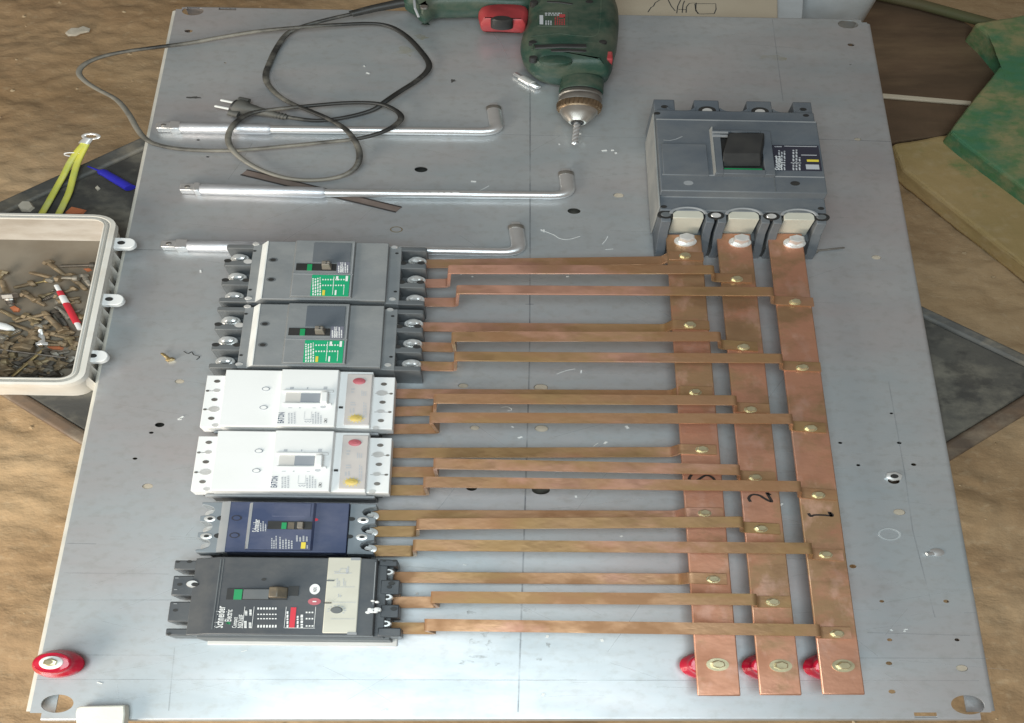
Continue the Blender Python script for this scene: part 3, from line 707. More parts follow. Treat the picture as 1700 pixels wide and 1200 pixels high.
# --- white breaker (pair)
Wz = Zoom(300, 610, 4.595)
wt = thing('white_breaker', 'white breaker with red and yellow dials, the upper of two', 'circuit breaker', Wz(800, 260, 0), group='white breakers with dials')
zl, zc, zn = .058, .068, .076
vm = 235
yT = Wz(900, 22, zc).y; yB = Wz(820, 452, zc).y
x0, x1, x2, x3, x4, x5 = X(Wz, 176, vm, zl), X(Wz, 332, vm, zl), X(Wz, 752, vm, zc), X(Wz, 1205, vm, zc), X(Wz, 1462, vm, zl), X(Wz, 1628, vm, zl)
MB().profile_y([(x0+.012, 0), (x0+.012, .030), (x0+.006, .034), (x5-.006, .034), (x5-.012, .030), (x5-.012, 0)], yB-.0005, yT-.001).build('base', M['black'], wt, bevel=.001)
yl1 = Wz(270, 58, zl).y; yl0 = Wz(220, 455, zl).y
MB().box(x0, yl0, .034, x1+.001, yl1, zl).build('terminal_cover', M['white'], wt, bevel=.0012)
yr1 = Wz(1555, 72, zl).y; yr0 = Wz(1540, 470, zl).y
MB().box(x4-.001, yr0, .034, x5, yr1, zl).build('terminal_cover', M['white'], wt, bevel=.0012)
MB().profile_y([(x1, .034), (x1, zc), (x4, zc-.002), (x4, .034)], yB, yT).build('cover', M['white'], wt, bevel=.0012)
MB().profile_y([(x2, zc-.003), (x2+.001, zn), (x3-.001, zn), (x3, zc-.003)], Wz(960, 447, zn).y, Wz(990, 14, zn).y).build('raised_front', M['white'], wt, bevel=.001)
m = MB(); m.box(x0+.01, yB-.004, .036, x5-.012, yB-.0002, .046); m.build('lower_rail', M['greyl'], wt, bevel=.001)
for (u, v, z, r) in ((278,105,zl,.0027),(257,245,zl,.0027),(233,388,zl,.0027),(1550,127,zl,.0027),(1540,265,zl,.0027),(1527,405,zl,.0027)):
    m = MB(); hole_disc(m, Wz, u, v, z, r); m.build('test_hole', M['steel'], wt)
for (u, v, z, r) in ((275,175,zl,.0030),(255,318,zl,.0049),(265,440,zl,.0030),(1535,195,zl,.0049),(1525,335,zl,.0034),(1490,460,zl,.0030)):
    m = MB(); hole_disc(m, Wz, u, v, z, r); m.build('fixing_screw', M['zinc'], wt)
for (u, v, z, r) in ((205,178,zl,.0016),(185,320,zl,.0016),(1605,200,zl,.0016),(1595,340,zl,.0016)):
    m = MB(); hole_disc(m, Wz, u, v, z, r); m.quad(Wz, u, v-1.5, u+50 if u < 900 else u-1, v+1.5, z+.0003) if u < 900 else m.quad(Wz, u-120, v-1.5, u, v+1.5, z+.0003)
    m.build('seam_dimple', M['steel'], wt)
for (u, v) in ((650, 163), (632, 305)):
    m = MB(); hole_disc(m, Wz, u, v, zc, .0034); o = m.build('cover_screw', M['slate'], wt)
    m = MB(); hole_disc(m, Wz, u, v, zc+.0004, .0026); m.build('screw_face', M['white'], o)
# toggle frame
fr = MB()
fr.zbox(Wz, 778, 170, 1165, 186, zn-.002, zn+.003); fr.zbox(Wz, 778, 268, 1150, 284, zn-.002, zn+.003)
f_ = fr.build('toggle_frame', M['white'], wt, bevel=.0006)
MB().zbox(Wz, 800, 188, 915, 266, zn-.002, zn+.0006).build('toggle_slot', M['whited'], wt)
MB().zbox(Wz, 916, 196, 1062, 264, zn-.002, zn+.0012).build('toggle_slot', M['slate'], wt)
MB().zbox(Wz, 1066, 180, 1120, 265, zn-.002, zn+.013).build('toggle', M['white'], wt, bevel=.0018)
m = MB()
zz = zn + .0005
for (a, b_, c, d) in ((835,148,862,164),(962,150,972,164),(1090,146,1118,166),(820,305,850,309),(902,303,914,311),(1005,306,1030,310)): m.quad(Wz, a, b_, c, d, zz)
print_rows(m, Wz, 815, 335, 880, 428, zz, 3, seed=8); print_rows(m, Wz, 1000, 335, 1080, 428, zz, 4, seed=9)
m.quad(Wz, 942, 335, 945, 395, zz); m.quad(Wz, 995, 335, 998, 395, zz); m.quad(Wz, 942, 395, 998, 399, zz)
m.ribbon([Wz(x, y, zz) for x, y in ((945,408),(958,418),(970,408),(982,418),(996,408))], .0012, zz)
m.build('front_print', M['grey_p'], wt, smooth=0)
m = MB(); m.lathe(Wz(1086, 300, zn), [(.0024, -.001), (.0024, .0008), (.0016, .0008)], 16); m.build('test_button', M['grey_p'], wt)
text('EATON', .0072, Wz(764, 426, zn), M['navy_p'], wt, lift=.0006, wide=.72)
text('LZMC1', .0034, Wz(1105, 425, zn), M['dark_p'], wt, lift=.0006, wide=.75)
MB().zbox(Wz, 1190, 40, 1196, 445, zc-.002, zc+.001).build('divider', M['whited'], wt)
MB().zbox(Wz, 1206, 296, 1236, 309, zc-.002, zc+.0008).build('trip_slot', M['black'], wt)
tp = MB().zbox(Wz, 1258, 50, 1450, 436, zc-.003, zc+.0016).build('trip_panel', M['panel'], wt, bevel=.0008)
zz = zc + .0019
for (u, v, mt) in ((1362, 105, 'reddial'), (1338, 388, 'yeldial')):
    m = MB(); m.lathe(Wz(u, v, zz), [(.0053, -.0005), (.0053, .001), (.0047, .0014)], 26); d = m.build('dial', M[mt], tp)
    m = MB(); m.lathe(Wz(u, v, zz+.0014), [(.0020, 0), (.0020, .0008)], 14); m.build('dial_hub', M[mt], d)
    if mt == 'yeldial':
        m = MB(); c = Wz(u, v, zz)
        for k in range(14):
            a = 2*PI*k/14; m.ribbon([c + Vector((math.cos(a), math.sin(a), 0))*.0058, c + Vector((math.cos(a), math.sin(a), 0))*.0073], .0007, zz)
        m.build('dial_marks', M['yellow_p'], tp, smooth=0)
m = MB(); print_rows(m, Wz, 1300, 155, 1330, 200, zz, 2, 'h', seed=4); print_rows(m, Wz, 1375, 160, 1420, 215, zz, 3, seed=5); print_rows(m, Wz, 1295, 260, 1345, 295, zz, 2, 'h', seed=6); print_rows(m, Wz, 1285, 310, 1330, 345, zz, 2, seed=7); print_rows(m, Wz, 1390, 230, 1420, 380, zz, 2, seed=17)
m.build('panel_print', M['grey_p'], tp, smooth=0)
dw = (Wz(1330, 572, zc) - Wz(1362, 105, zc) + Wz(1302, 875, zc) - Wz(1338, 388, zc))/2
w2 = copy_thing(wt, dw)
w2['label'] = 'white breaker with red and yellow dials, the lower of two, beside the blue breaker'

# --- blue breaker
K = Zoom(270, 820, 4.146)
bt = thing('blue_breaker', 'blue breaker with light grey terminal blocks between white and black breakers', 'circuit breaker', K(850, 240, 0))
zt, zc, zn = .058, .064, .070
vm = 225
yT = K(870, 55, zc).y; yB = K(830, 402, zc).y
xa, xb, xc, xd, xe, xf = X(K, 248, vm, zt), X(K, 398, vm, zt), X(K, 440, vm, zc), X(K, 1274, vm, zc), X(K, 1282, vm, zt), X(K, 1462, vm, zt)
MB().box(xa+.008, yB-.0005, 0, xf-.006, yT-.001, .034).build('base', M['black'], bt, bevel=.001)
pw = (yT - yB)/3
def scallop(xe_, sgn):
    pts = []
    for k in range(3):
        yc = yT - pw*(k+.5)
        pts.append((xe_, yT - pw*k))
        for a in range(0, 181, 30):
            pts.append((xe_ + sgn*.011*math.sin(math.radians(a)), yc + .0085*math.cos(math.radians(a))))
    pts.append((xe_, yB)); return pts
pl = scallop(xa, 1) + [(xb, yB), (xb, yT)]
MB().prism(pl, .030, zt).build('terminal_block', M['greyblue'], bt, bevel=.0008)
pr = scallop(xf, -1) + [(xe, yB), (xe, yT)]
MB().prism(pr, .030, zt).build('terminal_block', M['greyblue'], bt, bevel=.0008)
MB().profile_y([(xb-.001, zt-.01), (xb-.001, zt), (xc, zc+.0005), (xc+.001, zc+.0005), (xc+.001, zt-.01)], yB, yT).build('cover_edge', M['greyl'], bt)
MB().profile_y([(xc, .03), (xc, zc), (xd, zc), (xe-.0005, zt), (xe-.0005, .03)], yB+.0003, yT-.0003).build('cover', M['blue'], bt, bevel=.001)
xg, xh = X(K, 590, vm, zc), X(K, 1028, vm, zn)
MB().profile_y([(xg-.001, zc-.002), (xg+.0015, zn), (xh, zn), (xh+.002, zc-.002)], yB+.003, yT-.002).build('raised_front', M['blue'], bt, bevel=.0006)
MB().profile_y([(xg-.0012, zc-.001), (xg+.0012, zn+.0004), (xg+.0025, zn+.0004), (xg+.001, zc-.001)], yB+.004, yT-.003).build('front_edge', M['greyl'], bt)
MB().zbox(K, 758, 62, 1020, 155, zn-.002, zn+.001).build('front_panel', M['blue'], bt, bevel=.0006)
for k in range(3):
    y = yT - pw*(k+.5)
    for x, s_ in ((xa + .006, 1), (xf - .006, -1)):
        m = MB(); m.lathe((x, y, .028), [(.0068, 0), (.0068, .004), (.005, .0045)], 20); m.lathe((x, y, .0325), [(.0035, 0), (.0032, .004)], 6); m.build('terminal_screw', M['zinc'], bt)
for (u, v) in ((325, 170), (300, 290), (1380, 180), (1370, 297)):
    m = MB(); m.lathe(K(u, v, zt), [(.0046, -.004), (.0046, .0005), (.0038, .0008)], 20); o = m.build('fixing_screw', M['zinc'], bt)
    m = MB(); m.lathe(K(u+2, v, zt+.0008), [(.0022, 0), (.0022, .0004)], 12); m.build('screw_recess', M['black'], o)
for (u, v, r) in ((405,166,.0037),(385,287,.0037),(1300,172,.0030),(1287,293,.0030)):
    m = MB(); hole_disc(m, K, u, v, zt, r); m.build('barrier_hole', M['black'], bt)
for (u, v) in ((510, 165), (495, 284)):
    m = MB(); hole_disc(m, K, u, v, zc, .0042); o = m.build('cover_screw', M['label_b'], bt)
    m = MB(); hole_disc(m, K, u, v, zc+.0004, .0029); m.build('screw_face', M['blue'], o)
MB().zbox(K, 722, 188, 1028, 242, zn-.003, zn+.0012).build('toggle_slot', M['black'], bt)
MB().zbox(K, 818, 196, 852, 240, zn-.002, zn+.002).build('green_flag', M['green_f'], bt)
MB().zbox(K, 862, 194, 905, 240, zn-.002, zn+.002).build('toggle_slide', M['tan'], bt)
MB().zbox(K, 925, 190, 965, 234, zn-.002, zn+.010).build('toggle', M['taupe'], bt, bevel=.001)
text('Schneider', .0072, K(642, 262, zn), M['white_p'], bt, wide=.62, lift=.0012)
m = MB(); zz = zn + .0006
print_rows(m, K, 668, 182, 718, 256, zz, 3, seed=11)
print_rows(m, K, 745, 282, 790, 375, zz, 3, seed=12); print_rows(m, K, 800, 282, 900, 376, zz, 5, seed=13); print_rows(m, K, 915, 282, 1005, 326, zz, 4, seed=14); print_rows(m, K, 988, 335, 1006, 376, zz, 1, seed=15)
m.build('front_print', M['grey_p'], bt, smooth=0)
m = MB(); m.quad(K, 952, 332, 984, 376, zz); m.build('yellow_rating', M['yellow_p'], bt, smooth=0)
m = MB(); hole_disc(m, K, 1052, 177, zc, .0022); m.build('trip_button', M['red_p'], bt)

# --- black breaker
nt_ = thing('black_breaker', 'charcoal breaker with cream trip unit, nearest the front edge', 'circuit breaker', K(850, 700, 0))
zc, zl = .076, .060
vm = 700
yT = K(780, 435, zc).y; yB = K(720, 968, zc).y
xa, xb, xc, xd, xe, xf = X(K, 196, vm, zl), X(K, 280, vm, zl), X(K, 345, vm, zc), X(K, 1112, vm, zc), X(K, 1345, vm, zc), X(K, 1462, vm, zc-.004)
xr = X(K, 1625, vm, zl)
MB().box(xa+.006, yB-.003, 0, xr-.006, yT-.001, .045).build('base', M['greyd'], nt_, bevel=.001)
MB().profile_y([(xa, .03), (xa, zl), (xb, zl+.004), (xc, zc), (xe, zc), (xf, zc-.004), (xf+.001, .03)], yB, yT).build('cover', M['nsx'], nt_, bevel=.0012)
m = MB(); m.zbox(K, 366, 448, 374, 930, zc-.003, zc+.0006); m.zbox(K, 388, 448, 393, 930, zc-.003, zc+.0005); m.build('face_rib', M['greyd'], nt_)
for (u0, v0, u1, v1) in ((80,456,235,522),(65,562,225,700),(40,740,205,880),(20,925,200,974)):
    o = MB().zbox(K, u0, v0, u1, v1, .012, .056).build('terminal_guard', M['nsx'], nt_, bevel=.0016)
for (u, v, r) in ((105,465,.0018),(185,465,.0022),(118,622,.0021),(88,800,.0020),(45,962,.0018)):
    m = MB(); hole_disc(m, K, u, v, .056, r); m.build('guard_hole', M['black'], nt_)
m = MB(); m.zbox(K, 85, 575, 110, 580, .055, .0566); m.zbox(K, 75, 752, 100, 757, .055, .0566); m.zbox(K, 78, 655, 100, 660, .055, .0566); m.build('guard_mark', M['greyl'], nt_)
m = MB(); screw(m, K(208, 618, zl), .0052, .003, 18); m.build('fixing_screw', M['zinc'], nt_)
m = MB(); hole_disc(m, K, 222, 622, zl+.0028, .0028); m.build('screw_recess', M['black'], nt_)
# right terminal end
MB().box(xf-.001, yB-.001, .02, xr-.010, yT-.004, .057).build('terminal_end', M['nsx'], nt_, bevel=.0014)
for (u0, v0, u1, v1, z) in ((1490,450,1615,495,.060),(1500,590,1630,690,.058),(1500,760,1625,850,.058),(1480,920,1640,980,.060)):
    MB().zbox(K, u0, v0, u1, v1, .02, z).build('terminal_guard', M['nsx'], nt_, bevel=.0016)
for (u, v) in ((1555,540),(1545,712),(1535,895)):
    m = MB(); c = K(u, v, .050); m.lathe(c, [(.0048, -.004), (.0048, .004), (.004, .0055)], 20); o = m.build('terminal_screw', M['zinc'], nt_)
    m = MB(); m.lathe(c + Vector((0, 0, .0055)), [(.0024, 0), (.0024, .0005)], 6); m.build('screw_recess', M['black'], o)
for (u, v, r) in ((1525,460,.0016),(1595,460,.0016),(1575,615,.0026),(1470,740,.0015),(1560,640,.0020),(1590,790,.0026)):
    m = MB(); hole_disc(m, K, u, v, .060, r); m.build('guard_hole', M['black'], nt_)
MB().zbox(K, 1455, 470, 1460, 760, zc-.008, zc-.0035).build('face_rib', M['greyl'], nt_)
# white splash
m = MB(); r = random.Random(3)
for (u, v, rr) in ((1438,802,.0036),(1412,814,.0024),(1478,793,.0030),(1462,806,.0026),(1475,742,.0018),(1446,735,.0016),(1425,790,.0016),(1492,800,.0014)):
    c = K(u, v, zc-.003); m.lathe(c, [(rr, -.004), (rr*.95, .0005), (rr*.6, .0016)], 11)
m.build('white_splash', M['white'], nt_)
# toggle
sl = MB().zbox(K, 440, 652, 860, 728, zc-.003, zc+.0008).build('toggle_slot', M['black'], nt_)
MB().zbox(K, 862, 634, 936, 700, zc-.003, zc+.0010).build('toggle_slot', M['black'], nt_)
MB().zbox(K, 490, 656, 546, 726, zc-.002, zc+.0018).build('green_flag', M['green_f'], nt_)
MB().profile_y([(X(K,556,690,zc), zc), (X(K,556,690,zc), zc+.002), (X(K,735,690,zc), zc+.004), (X(K,735,690,zc), zc)], K(650,724,zc).y, K(650,658,zc).y).build('toggle_slide', M['greyd'], nt_)
MB().profile_y([(X(K,735,690,zc), zc), (X(K,742,690,zc), zc+.011), (X(K,800,690,zc), zc+.013), (X(K,862,690,zc), zc+.004), (X(K,862,690,zc), zc)], K(800,718,zc).y, K(800,645,zc).y).build('toggle', M['tan'], nt_, bevel=.0014)
m = MB(); hole_disc(m, K, 697, 588, zc, .0019); m.build('cover_hole', M['black'], nt_)
m = MB(); c = K(1048, 655, zc); m.rings([[c + Vector((math.cos(2*PI*k/24)*.0040, math.sin(2*PI*k/24)*.0074, h)) for k in range(24)] for h in (-.001, .0008)]); o = m.build('oval_badge', M['white'], nt_)
text('NSX', .0034, K(1049, 676, zc), M['dark_p'], o, lift=.0012)
m = MB(); hole_disc(m, K, 1045, 740, zc, .0050); o = m.build('trip_button', M['reddial'], nt_)
m = MB(); m.quad(K, 1032, 736, 1058, 744, zc+.0007); m.build('button_mark', M['white_p'], o, smooth=0)
text('Schneider', .0090, K(388, 922, zc), M['white_p'], nt_, wide=.80)
text('Electric', .0070, K(452, 878, zc), M['white_p'], nt_, wide=.74)
m = MB(); m.ribbon([K(x, y, zc) for x, y in ((440,885),(452,892),(462,885),(452,880),(440,890),(466,896))], .0012, zc+.0005); m.build('leaf_emblem', M['green_f'], nt_, smooth=0)
text('Compact', .0048, K(494, 922, zc), M['white_p'], nt_, wide=.8)
text('NSX160F', .0050, K(533, 922, zc), M['white_p'], nt_, wide=.9)
m = MB(); zz = zc + .0005
print_rows(m, K, 556, 870, 620, 922, zz, 2, seed=21); print_rows(m, K, 562, 778, 622, 835, zz, 2, seed=22)
m.quad(K, 556, 775, 559, 924, zz); m.quad(K, 620, 775, 623, 924, zz)
for j in range(7):
    for i, v in enumerate((788, 828, 858, 910)):
        u = 652 + j*20
        m.quad(K, u, v - (7, 4, 4, 9)[i], u + 12, v + (7, 4, 4, 9)[i], zz)
m.quad(K, 842, 776, 845, 924, zz); m.quad(K, 1046, 776, 1049, 924, zz); m.quad(K, 842, 921, 1049, 924, zz)
print_rows(m, K, 850, 780, 872, 922, zz, 1, seed=25); print_rows(m, K, 920, 780, 942, 922, zz, 1, seed=23); print_rows(m, K, 945, 780, 975, 922, zz, 1, seed=26)
for j in range(3):
    for v in (815, 858, 908): m.quad(K, 985 + j*20, v-5, 997 + j*20, v+5, zz)
m.build('front_print', M['white_p'], nt_, smooth=0)
m = MB(); m.quad(K, 876, 780, 914, 920, zz); m.build('red_rating', M['red_p'], nt_, smooth=0)
tu = MB().zbox(K, 1120, 436, 1350, 958, zc-.004, zc+.0014).build('trip_unit', M['offwhite'], nt_, bevel=.0012)
zz = zc + .0018
m = MB(); m.zbox(K, 1296, 438, 1362, 456, zc-.003, zc+.0022); m.zbox(K, 1270, 952, 1335, 968, zc-.003, zc+.0022); m.build('corner_piece', M['greyl'], tu)
m = MB(); print_rows(m, K, 1195, 580, 1222, 635, zz, 2, seed=31); print_rows(m, K, 1240, 580, 1262, 632, zz, 2, seed=32)
m.ribbon([K(x, y, zz) for x, y in ((1180,545),(1300,545))], .0009, zz); m.ribbon([K(x, y, zz) for x, y in ((1180,535),(1215,535),(1225,515),(1262,515),(1268,545))], .0009, zz); m.ribbon([K(x, y, zz) for x, y in ((1275,500),(1275,545))], .0009, zz)
m.ribbon([K(x, y, zz) for x, y in ((1172,640),(1320,640))], .0006, zz); m.ribbon([K(x, y, zz) for x, y in ((1165,745),(1330,745))], .0006, zz); m.ribbon([K(x, y, zz) for x, y in ((1155,860),(1320,860))], .0006, zz)
print_rows(m, K, 1205, 680, 1232, 710, zz, 2, seed=33)
for k in range(9):
    a = -.6 + k*.5; c = K(1197, 800, zz); m.ribbon([c + Vector((math.cos(a), math.sin(a), 0))*.0056, c + Vector((math.cos(a), math.sin(a), 0))*.0072], .0010, zz)
m.build('trip_print', M['grey_p'], tu, smooth=0)
m = MB(); m.lathe(K(1197, 800, zz), [(.0045, -.001), (.0045, .002), (.004, .0026)], 22); d = m.build('dial', M['greyd'], tu)
m = MB(); m.box(*(K(1197, 800, 0) + Vector((-.003, -.0007, zz+.0026))), *(K(1197, 800, 0) + Vector((.003, .0007, zz+.0030)))); m.build('dial_slot', M['black'], d)
m = MB(); m.zbox(K, 1128, 592, 1180, 600, zc, zc+.0024); m.build('latch', M['greyd'], tu)
# pale strip under it
MB().box(X(K, 310, 1010, .006), K(900, 1042, .004).y, .0004, X(K, 1615, 1010, .006), yB+.01, .006).build('pale_low_strip', M['whited'], nt_, bevel=.001)

# --- main breaker
A = Zoom(1060, 150, 5.0)
bt_ = thing('main_breaker', 'large bluish grey main breaker with black handle above the main bars', 'circuit breaker', A(860, 700, 0))
zf, zu, zlw = .104, .097, .088   # face, upper shoulder, lower face
vm = 600; um = 850
L0, L1 = X(A, 172, vm, zf), X(A, 1532, vm, zf)
yt = A(800, 172, zu).y; y1 = A(820, 250, zf).y; y2 = A(850, 842, zf).y; y3 = A(860, 892, zlw).y; y4 = A(870, 1005, zlw).y
yend = P(1230, 432, .0).y
def profile_x(m, pr, x0, x1):
    a = sum(pr[i][0]*pr[(i+1) % len(pr)][1] - pr[(i+1) % len(pr)][0]*pr[i][1] for i in range(len(pr)))
    if a > 0: pr = pr[::-1]
    n = len(pr)
    m.add([(x0, p[0], p[1]) for p in pr] + [(x1, p[0], p[1]) for p in pr], [list(range(n)), list(range(n, 2*n))[::-1]] + [[(i+1) % n, i, n+i, n+(i+1) % n] for i in range(n)])
    return m
profile_x(MB(), [(yt, 0), (yt, zu), (y1+.003, zu), (y1, zf), (y2, zf), (y3, zlw), (y4, zlw), (y4, 0)], L0, L1).build('body', M['greyb'], bt_, bevel=.0016, fix=True)
# scalloped posts on the far end
pitch = (L1 - L0)/3
for k in range(4):
    xc_ = L0 + pitch*k; hw = .012 if k in (1, 2) else .011
    xa_, xb_ = (max(L0, xc_ - hw), min(L1, xc_ + hw))
    if k == 0: xb_ = L0 + .020
    if k == 3: xa_ = L1 - .018
    po = MB().box(xa_, yt - .002, .0, xb_, yt + .027, zu-.004).build('terminal_post', M['greyb'], bt_, bevel=.0018)
    if k in (1, 2):
        m = MB(); c = Vector((xc_, yt + .004, zu-.004)); m.lathe(c, [(.0085, -.004), (.0085, .0005)], 20); m.build('post_well', M['black'], po)
        m = MB(); m.lathe(c + Vector((0, -.001, .0005)), [(.005, 0), (.0045, .001)], 14); m.build('post_screw', M['zinc'], po)
    else:
        m = MB(); m.lathe(Vector(((xa_+xb_)/2, yt + .010, zu-.004)), [(.0035, -.002), (.0035, .0004)], 12); m.build('post_well', M['black'], po)
for k in range(3):   # curved webs between the posts
    xa_ = L0 + pitch*k + .012; xb_ = L0 + pitch*(k+1) - .012
    pts = [(xa_, yt - .002)] + [(xa_ + (xb_-xa_)*t, yt + .001 + .008*(2*t-1)**4) for t in [i/10 for i in range(11)]] + [(xb_, yt - .002)]
    MB().prism(pts, .0, zu-.002).build('end_web', M['greyb'], bt_)
# thin skin over the left side, painted pale as if lit
MB().box(L0-.0016, y4+.004, .004, L0-.0002, yt-.004, zf-.012).build('lit_side_skin', M['greyside'], bt_, bevel=.0005)
# seams and raised parts
MB().zbox(A, 150, 246, 1470, 254, zf-.006, zf+.0004).build('seam_rib', M['greyl'], bt_)
MB().zbox(A, 200, 440, 575, 702, zf-.003, zf+.003).build('cover_panel', M['greyb'], bt_, bevel=.0012)
ux0, ux1 = X(A, 604, 520, zf), X(A, 625, 520, zf+.010)
MB().profile_y([(ux0, zf-.001), (ux1, zf+.010), (ux1+.001, zf+.010), (ux1+.001, zf-.001)], A(620, 702, zf).y, A(600, 330, zf).y).build('bezel_flank', M['greyside'], bt_)  # left-facing flank, its light painted in with the paler grey
zz = zf + .010
hb = MB()
hx0, hx1, hx2, hx3 = X(A, 628, 520, zz), X(A, 694, 520, zz), X(A, 1036, 520, zz), X(A, 1118, 520, zz)
hy0, hy1, hy2, hy3 = A(860, 692, zz).y, A(860, 655, zz).y, A(860, 345, zz).y, A(860, 328, zz).y
hb.box(hx0, hy0, zf-.002, hx1, hy3, zz); hb.box(hx2, hy0, zf-.002, hx3, hy3, zz-.001); hb.box(hx1, hy0, zf-.002, hx2, hy1, zz-.0003); hb.box(hx1, hy2, zf-.002, hx2, hy3, zz-.0003)
hb.build('bezel', M['greyb'], bt_, bevel=.0008)
MB().box(hx1, hy1, zf-.001, hx2, hy2, zf+.001).build('handle_well', M['black'], bt_)
MB().box(hx1+.001, hy1+.0005, zf+.0005, hx2-.002, hy1+.005, zf+.006).build('green_flag', M['green_f'], bt_)
# handle: tilted block leaning to the far end
hd = MB(); q0, q1 = hx1 + .002, hx2 - .001
hzn, hzf = zf+.020, zf+.027
hp8 = [A(700,636,zf+.002), A(1018,636,zf+.002), A(1046,470,zf+.002), A(735,470,zf+.002), A(700,522,hzn), A(1014,522,hzn), A(1046,350,hzf), A(752,350,hzf)]
hd.add(hp8, [(3,2,1,0),(4,5,6,7),(0,1,5,4),(1,2,6,5),(2,3,7,6),(3,0,4,7)])
ho = hd.build('handle', M['black'], bt_, bevel=.0018)
m = MB(); m.zbox(A, 610, 340, 745, 352, zz-.001, zz+.002); m.zbox(A, 610, 366, 740, 380, zz-.001, zz+.002); m.build('bezel_mark', M['greyl'], bt_)
lbp = MB().zbox(A, 1124, 456, 1508, 664, zf-.002, zf+.0012).build('rating_label', M['label_b'], bt_)
zp = zf + .0016
m = MB(); print_rows(m, A, 1130, 460, 1200, 475, zp, 1, 'h', seed=41); m.quad(A, 1210, 462, 1480, 467, zp)
print_rows(m, A, 1135, 490, 1225, 662, zp, 4, seed=42); print_rows(m, A, 1275, 490, 1352, 662, zp, 3, seed=43); m.quad(A, 1350, 534, 1480, 540, zp); m.quad(A, 1265, 598, 1350, 604, zp); m.quad(A, 1390, 615, 1500, 655, zp)
m.build('label_print', M['grey_p'], lbp, smooth=0)
m = MB(); m.quad(A, 1398, 574, 1496, 592, zp); m.build('yellow_rating', M['yellow_p'], lbp, smooth=0)
text('Easypact', .010, A(1165, 660, zp), M['white_p'], lbp, wide=.8)
MB().zbox(A, 200, 704, 1540, 712, zf-.004, zf+.0006).build('seam_rib', M['greyl'], bt_)
MB().zbox(A, 1128, 690, 1134, 840, zf-.004, zf+.0006).build('seam_rib', M['greyd'], bt_)
for (u, v, mt) in ((415, 768, 'greyl'), (1300, 772, 'black')):
    m = MB(); hole_disc(m, A, u, v, zf, .0045); m.build('cover_screw', M[mt], bt_)
m = MB()
for (u, v) in ((210, 965), (1515, 980), (155, 190), (1390, 208)): hole_disc(m, A, u, v, zlw if v > 500 else zu, .003)
m.build('vent_hole', M['black'], bt_)
m = MB(); m.ribbon([A(x, y, zf+.0005) for x, y in ((205,412),(260,416),(310,405),(365,382))], .0014, zf+.0006); m.build('scratch', M['greyl'], bt_, smooth=0)
# near terminals: walls, wells, cream terminal covers
Q = Zoom(1060, 340, 4.286)
zw = .080
yw0 = Q(650, 330, .02).y
for k in range(4):
    xc_ = L0 + pitch*k; hw = .0095
    xa_, xb_ = max(L0+.0005, xc_ - hw), min(L1-.0005, xc_ + hw)
    pr_ = [(y4+.001, 0), (y4+.001, zlw-.002), (y4-.020, zlw-.004), (yend+.022, .055), (yend+.004, .020), (yend+.004, 0)]
    if k in (1, 2):
        for (c0, c1) in ((xa_, xc_-.0016), (xc_+.0016, xb_)):
            profile_x(MB(), pr_, c0, c1).build('phase_barrier', M['greyb'], bt_, bevel=.0012, fix=True)
        MB().box(xc_-.0018, yend+.008, 0, xc_+.0018, y4, .030).build('barrier_gap', M['black'], bt_)
    else:
        profile_x(MB(), pr_, xa_, xb_).build('phase_barrier', M['greyb'], bt_, bevel=.0012, fix=True)
    m = MB(); c = Vector(((xa_+xb_)/2, y4 - .007, zlw-.0026)); m.lathe(c, [(.0078, -.003), (.0078, .0006)], 20); wl = m.build('screw_well', M['black'], bt_)
    m = MB(); m.lathe(c + Vector((0, 0, .0006)), [(.0048, 0), (.0044, .0008)], 14); m.build('well_screw', M['zinc'] if k in (1, 2) else M['greyd'], wl)
for k in range(3):
    xc_ = L0 + pitch*(k+.5); hw = pitch/2 - .0095
    # arch rim
    m = MB(); pts = []
    for a in range(0, 181, 15):
        pts.append(Vector((xc_ + (hw)*math.cos(math.radians(a)), y4 - .006 + .012*math.sin(math.radians(a)), zlw + .0004)))
    m.tube(pts, .0018, 8); m.build('arch_rim', M['greyl'], bt_)
    pr_ = [(xc_-hw+.002, y4-.014)] + [(xc_ - (hw-.002)*math.cos(math.radians(a)), y4 - .006 + .010*math.sin(math.radians(a))) for a in range(0, 181, 15)] + [(xc_+hw-.002, y4-.014)]
    MB().prism(pr_, .030, zlw-.0015).build('terminal_shield', M['offwhite'], bt_, bevel=.001)
    MB().box(xc_-hw, yend+.02, .0, xc_+hw, y4-.004, .036).build('terminal_bed', M['greyd'], bt_)
    # terminal bolt clamps the main bar
    m = MB(); c = Vector((xc_ + .0005, y4 - .036, ZB)); m.lathe(c, [(.0105, 0), (.0105, .002), (.0095, .0022), (.0095, .0045)], 24); m.lathe(c + Vector((0, 0, .0045)), [(.0078, 0), (.0078, .012), (.0066, .0135)], 6, ph=.52); m.build('terminal_bolt', M['zinc'], bt_)

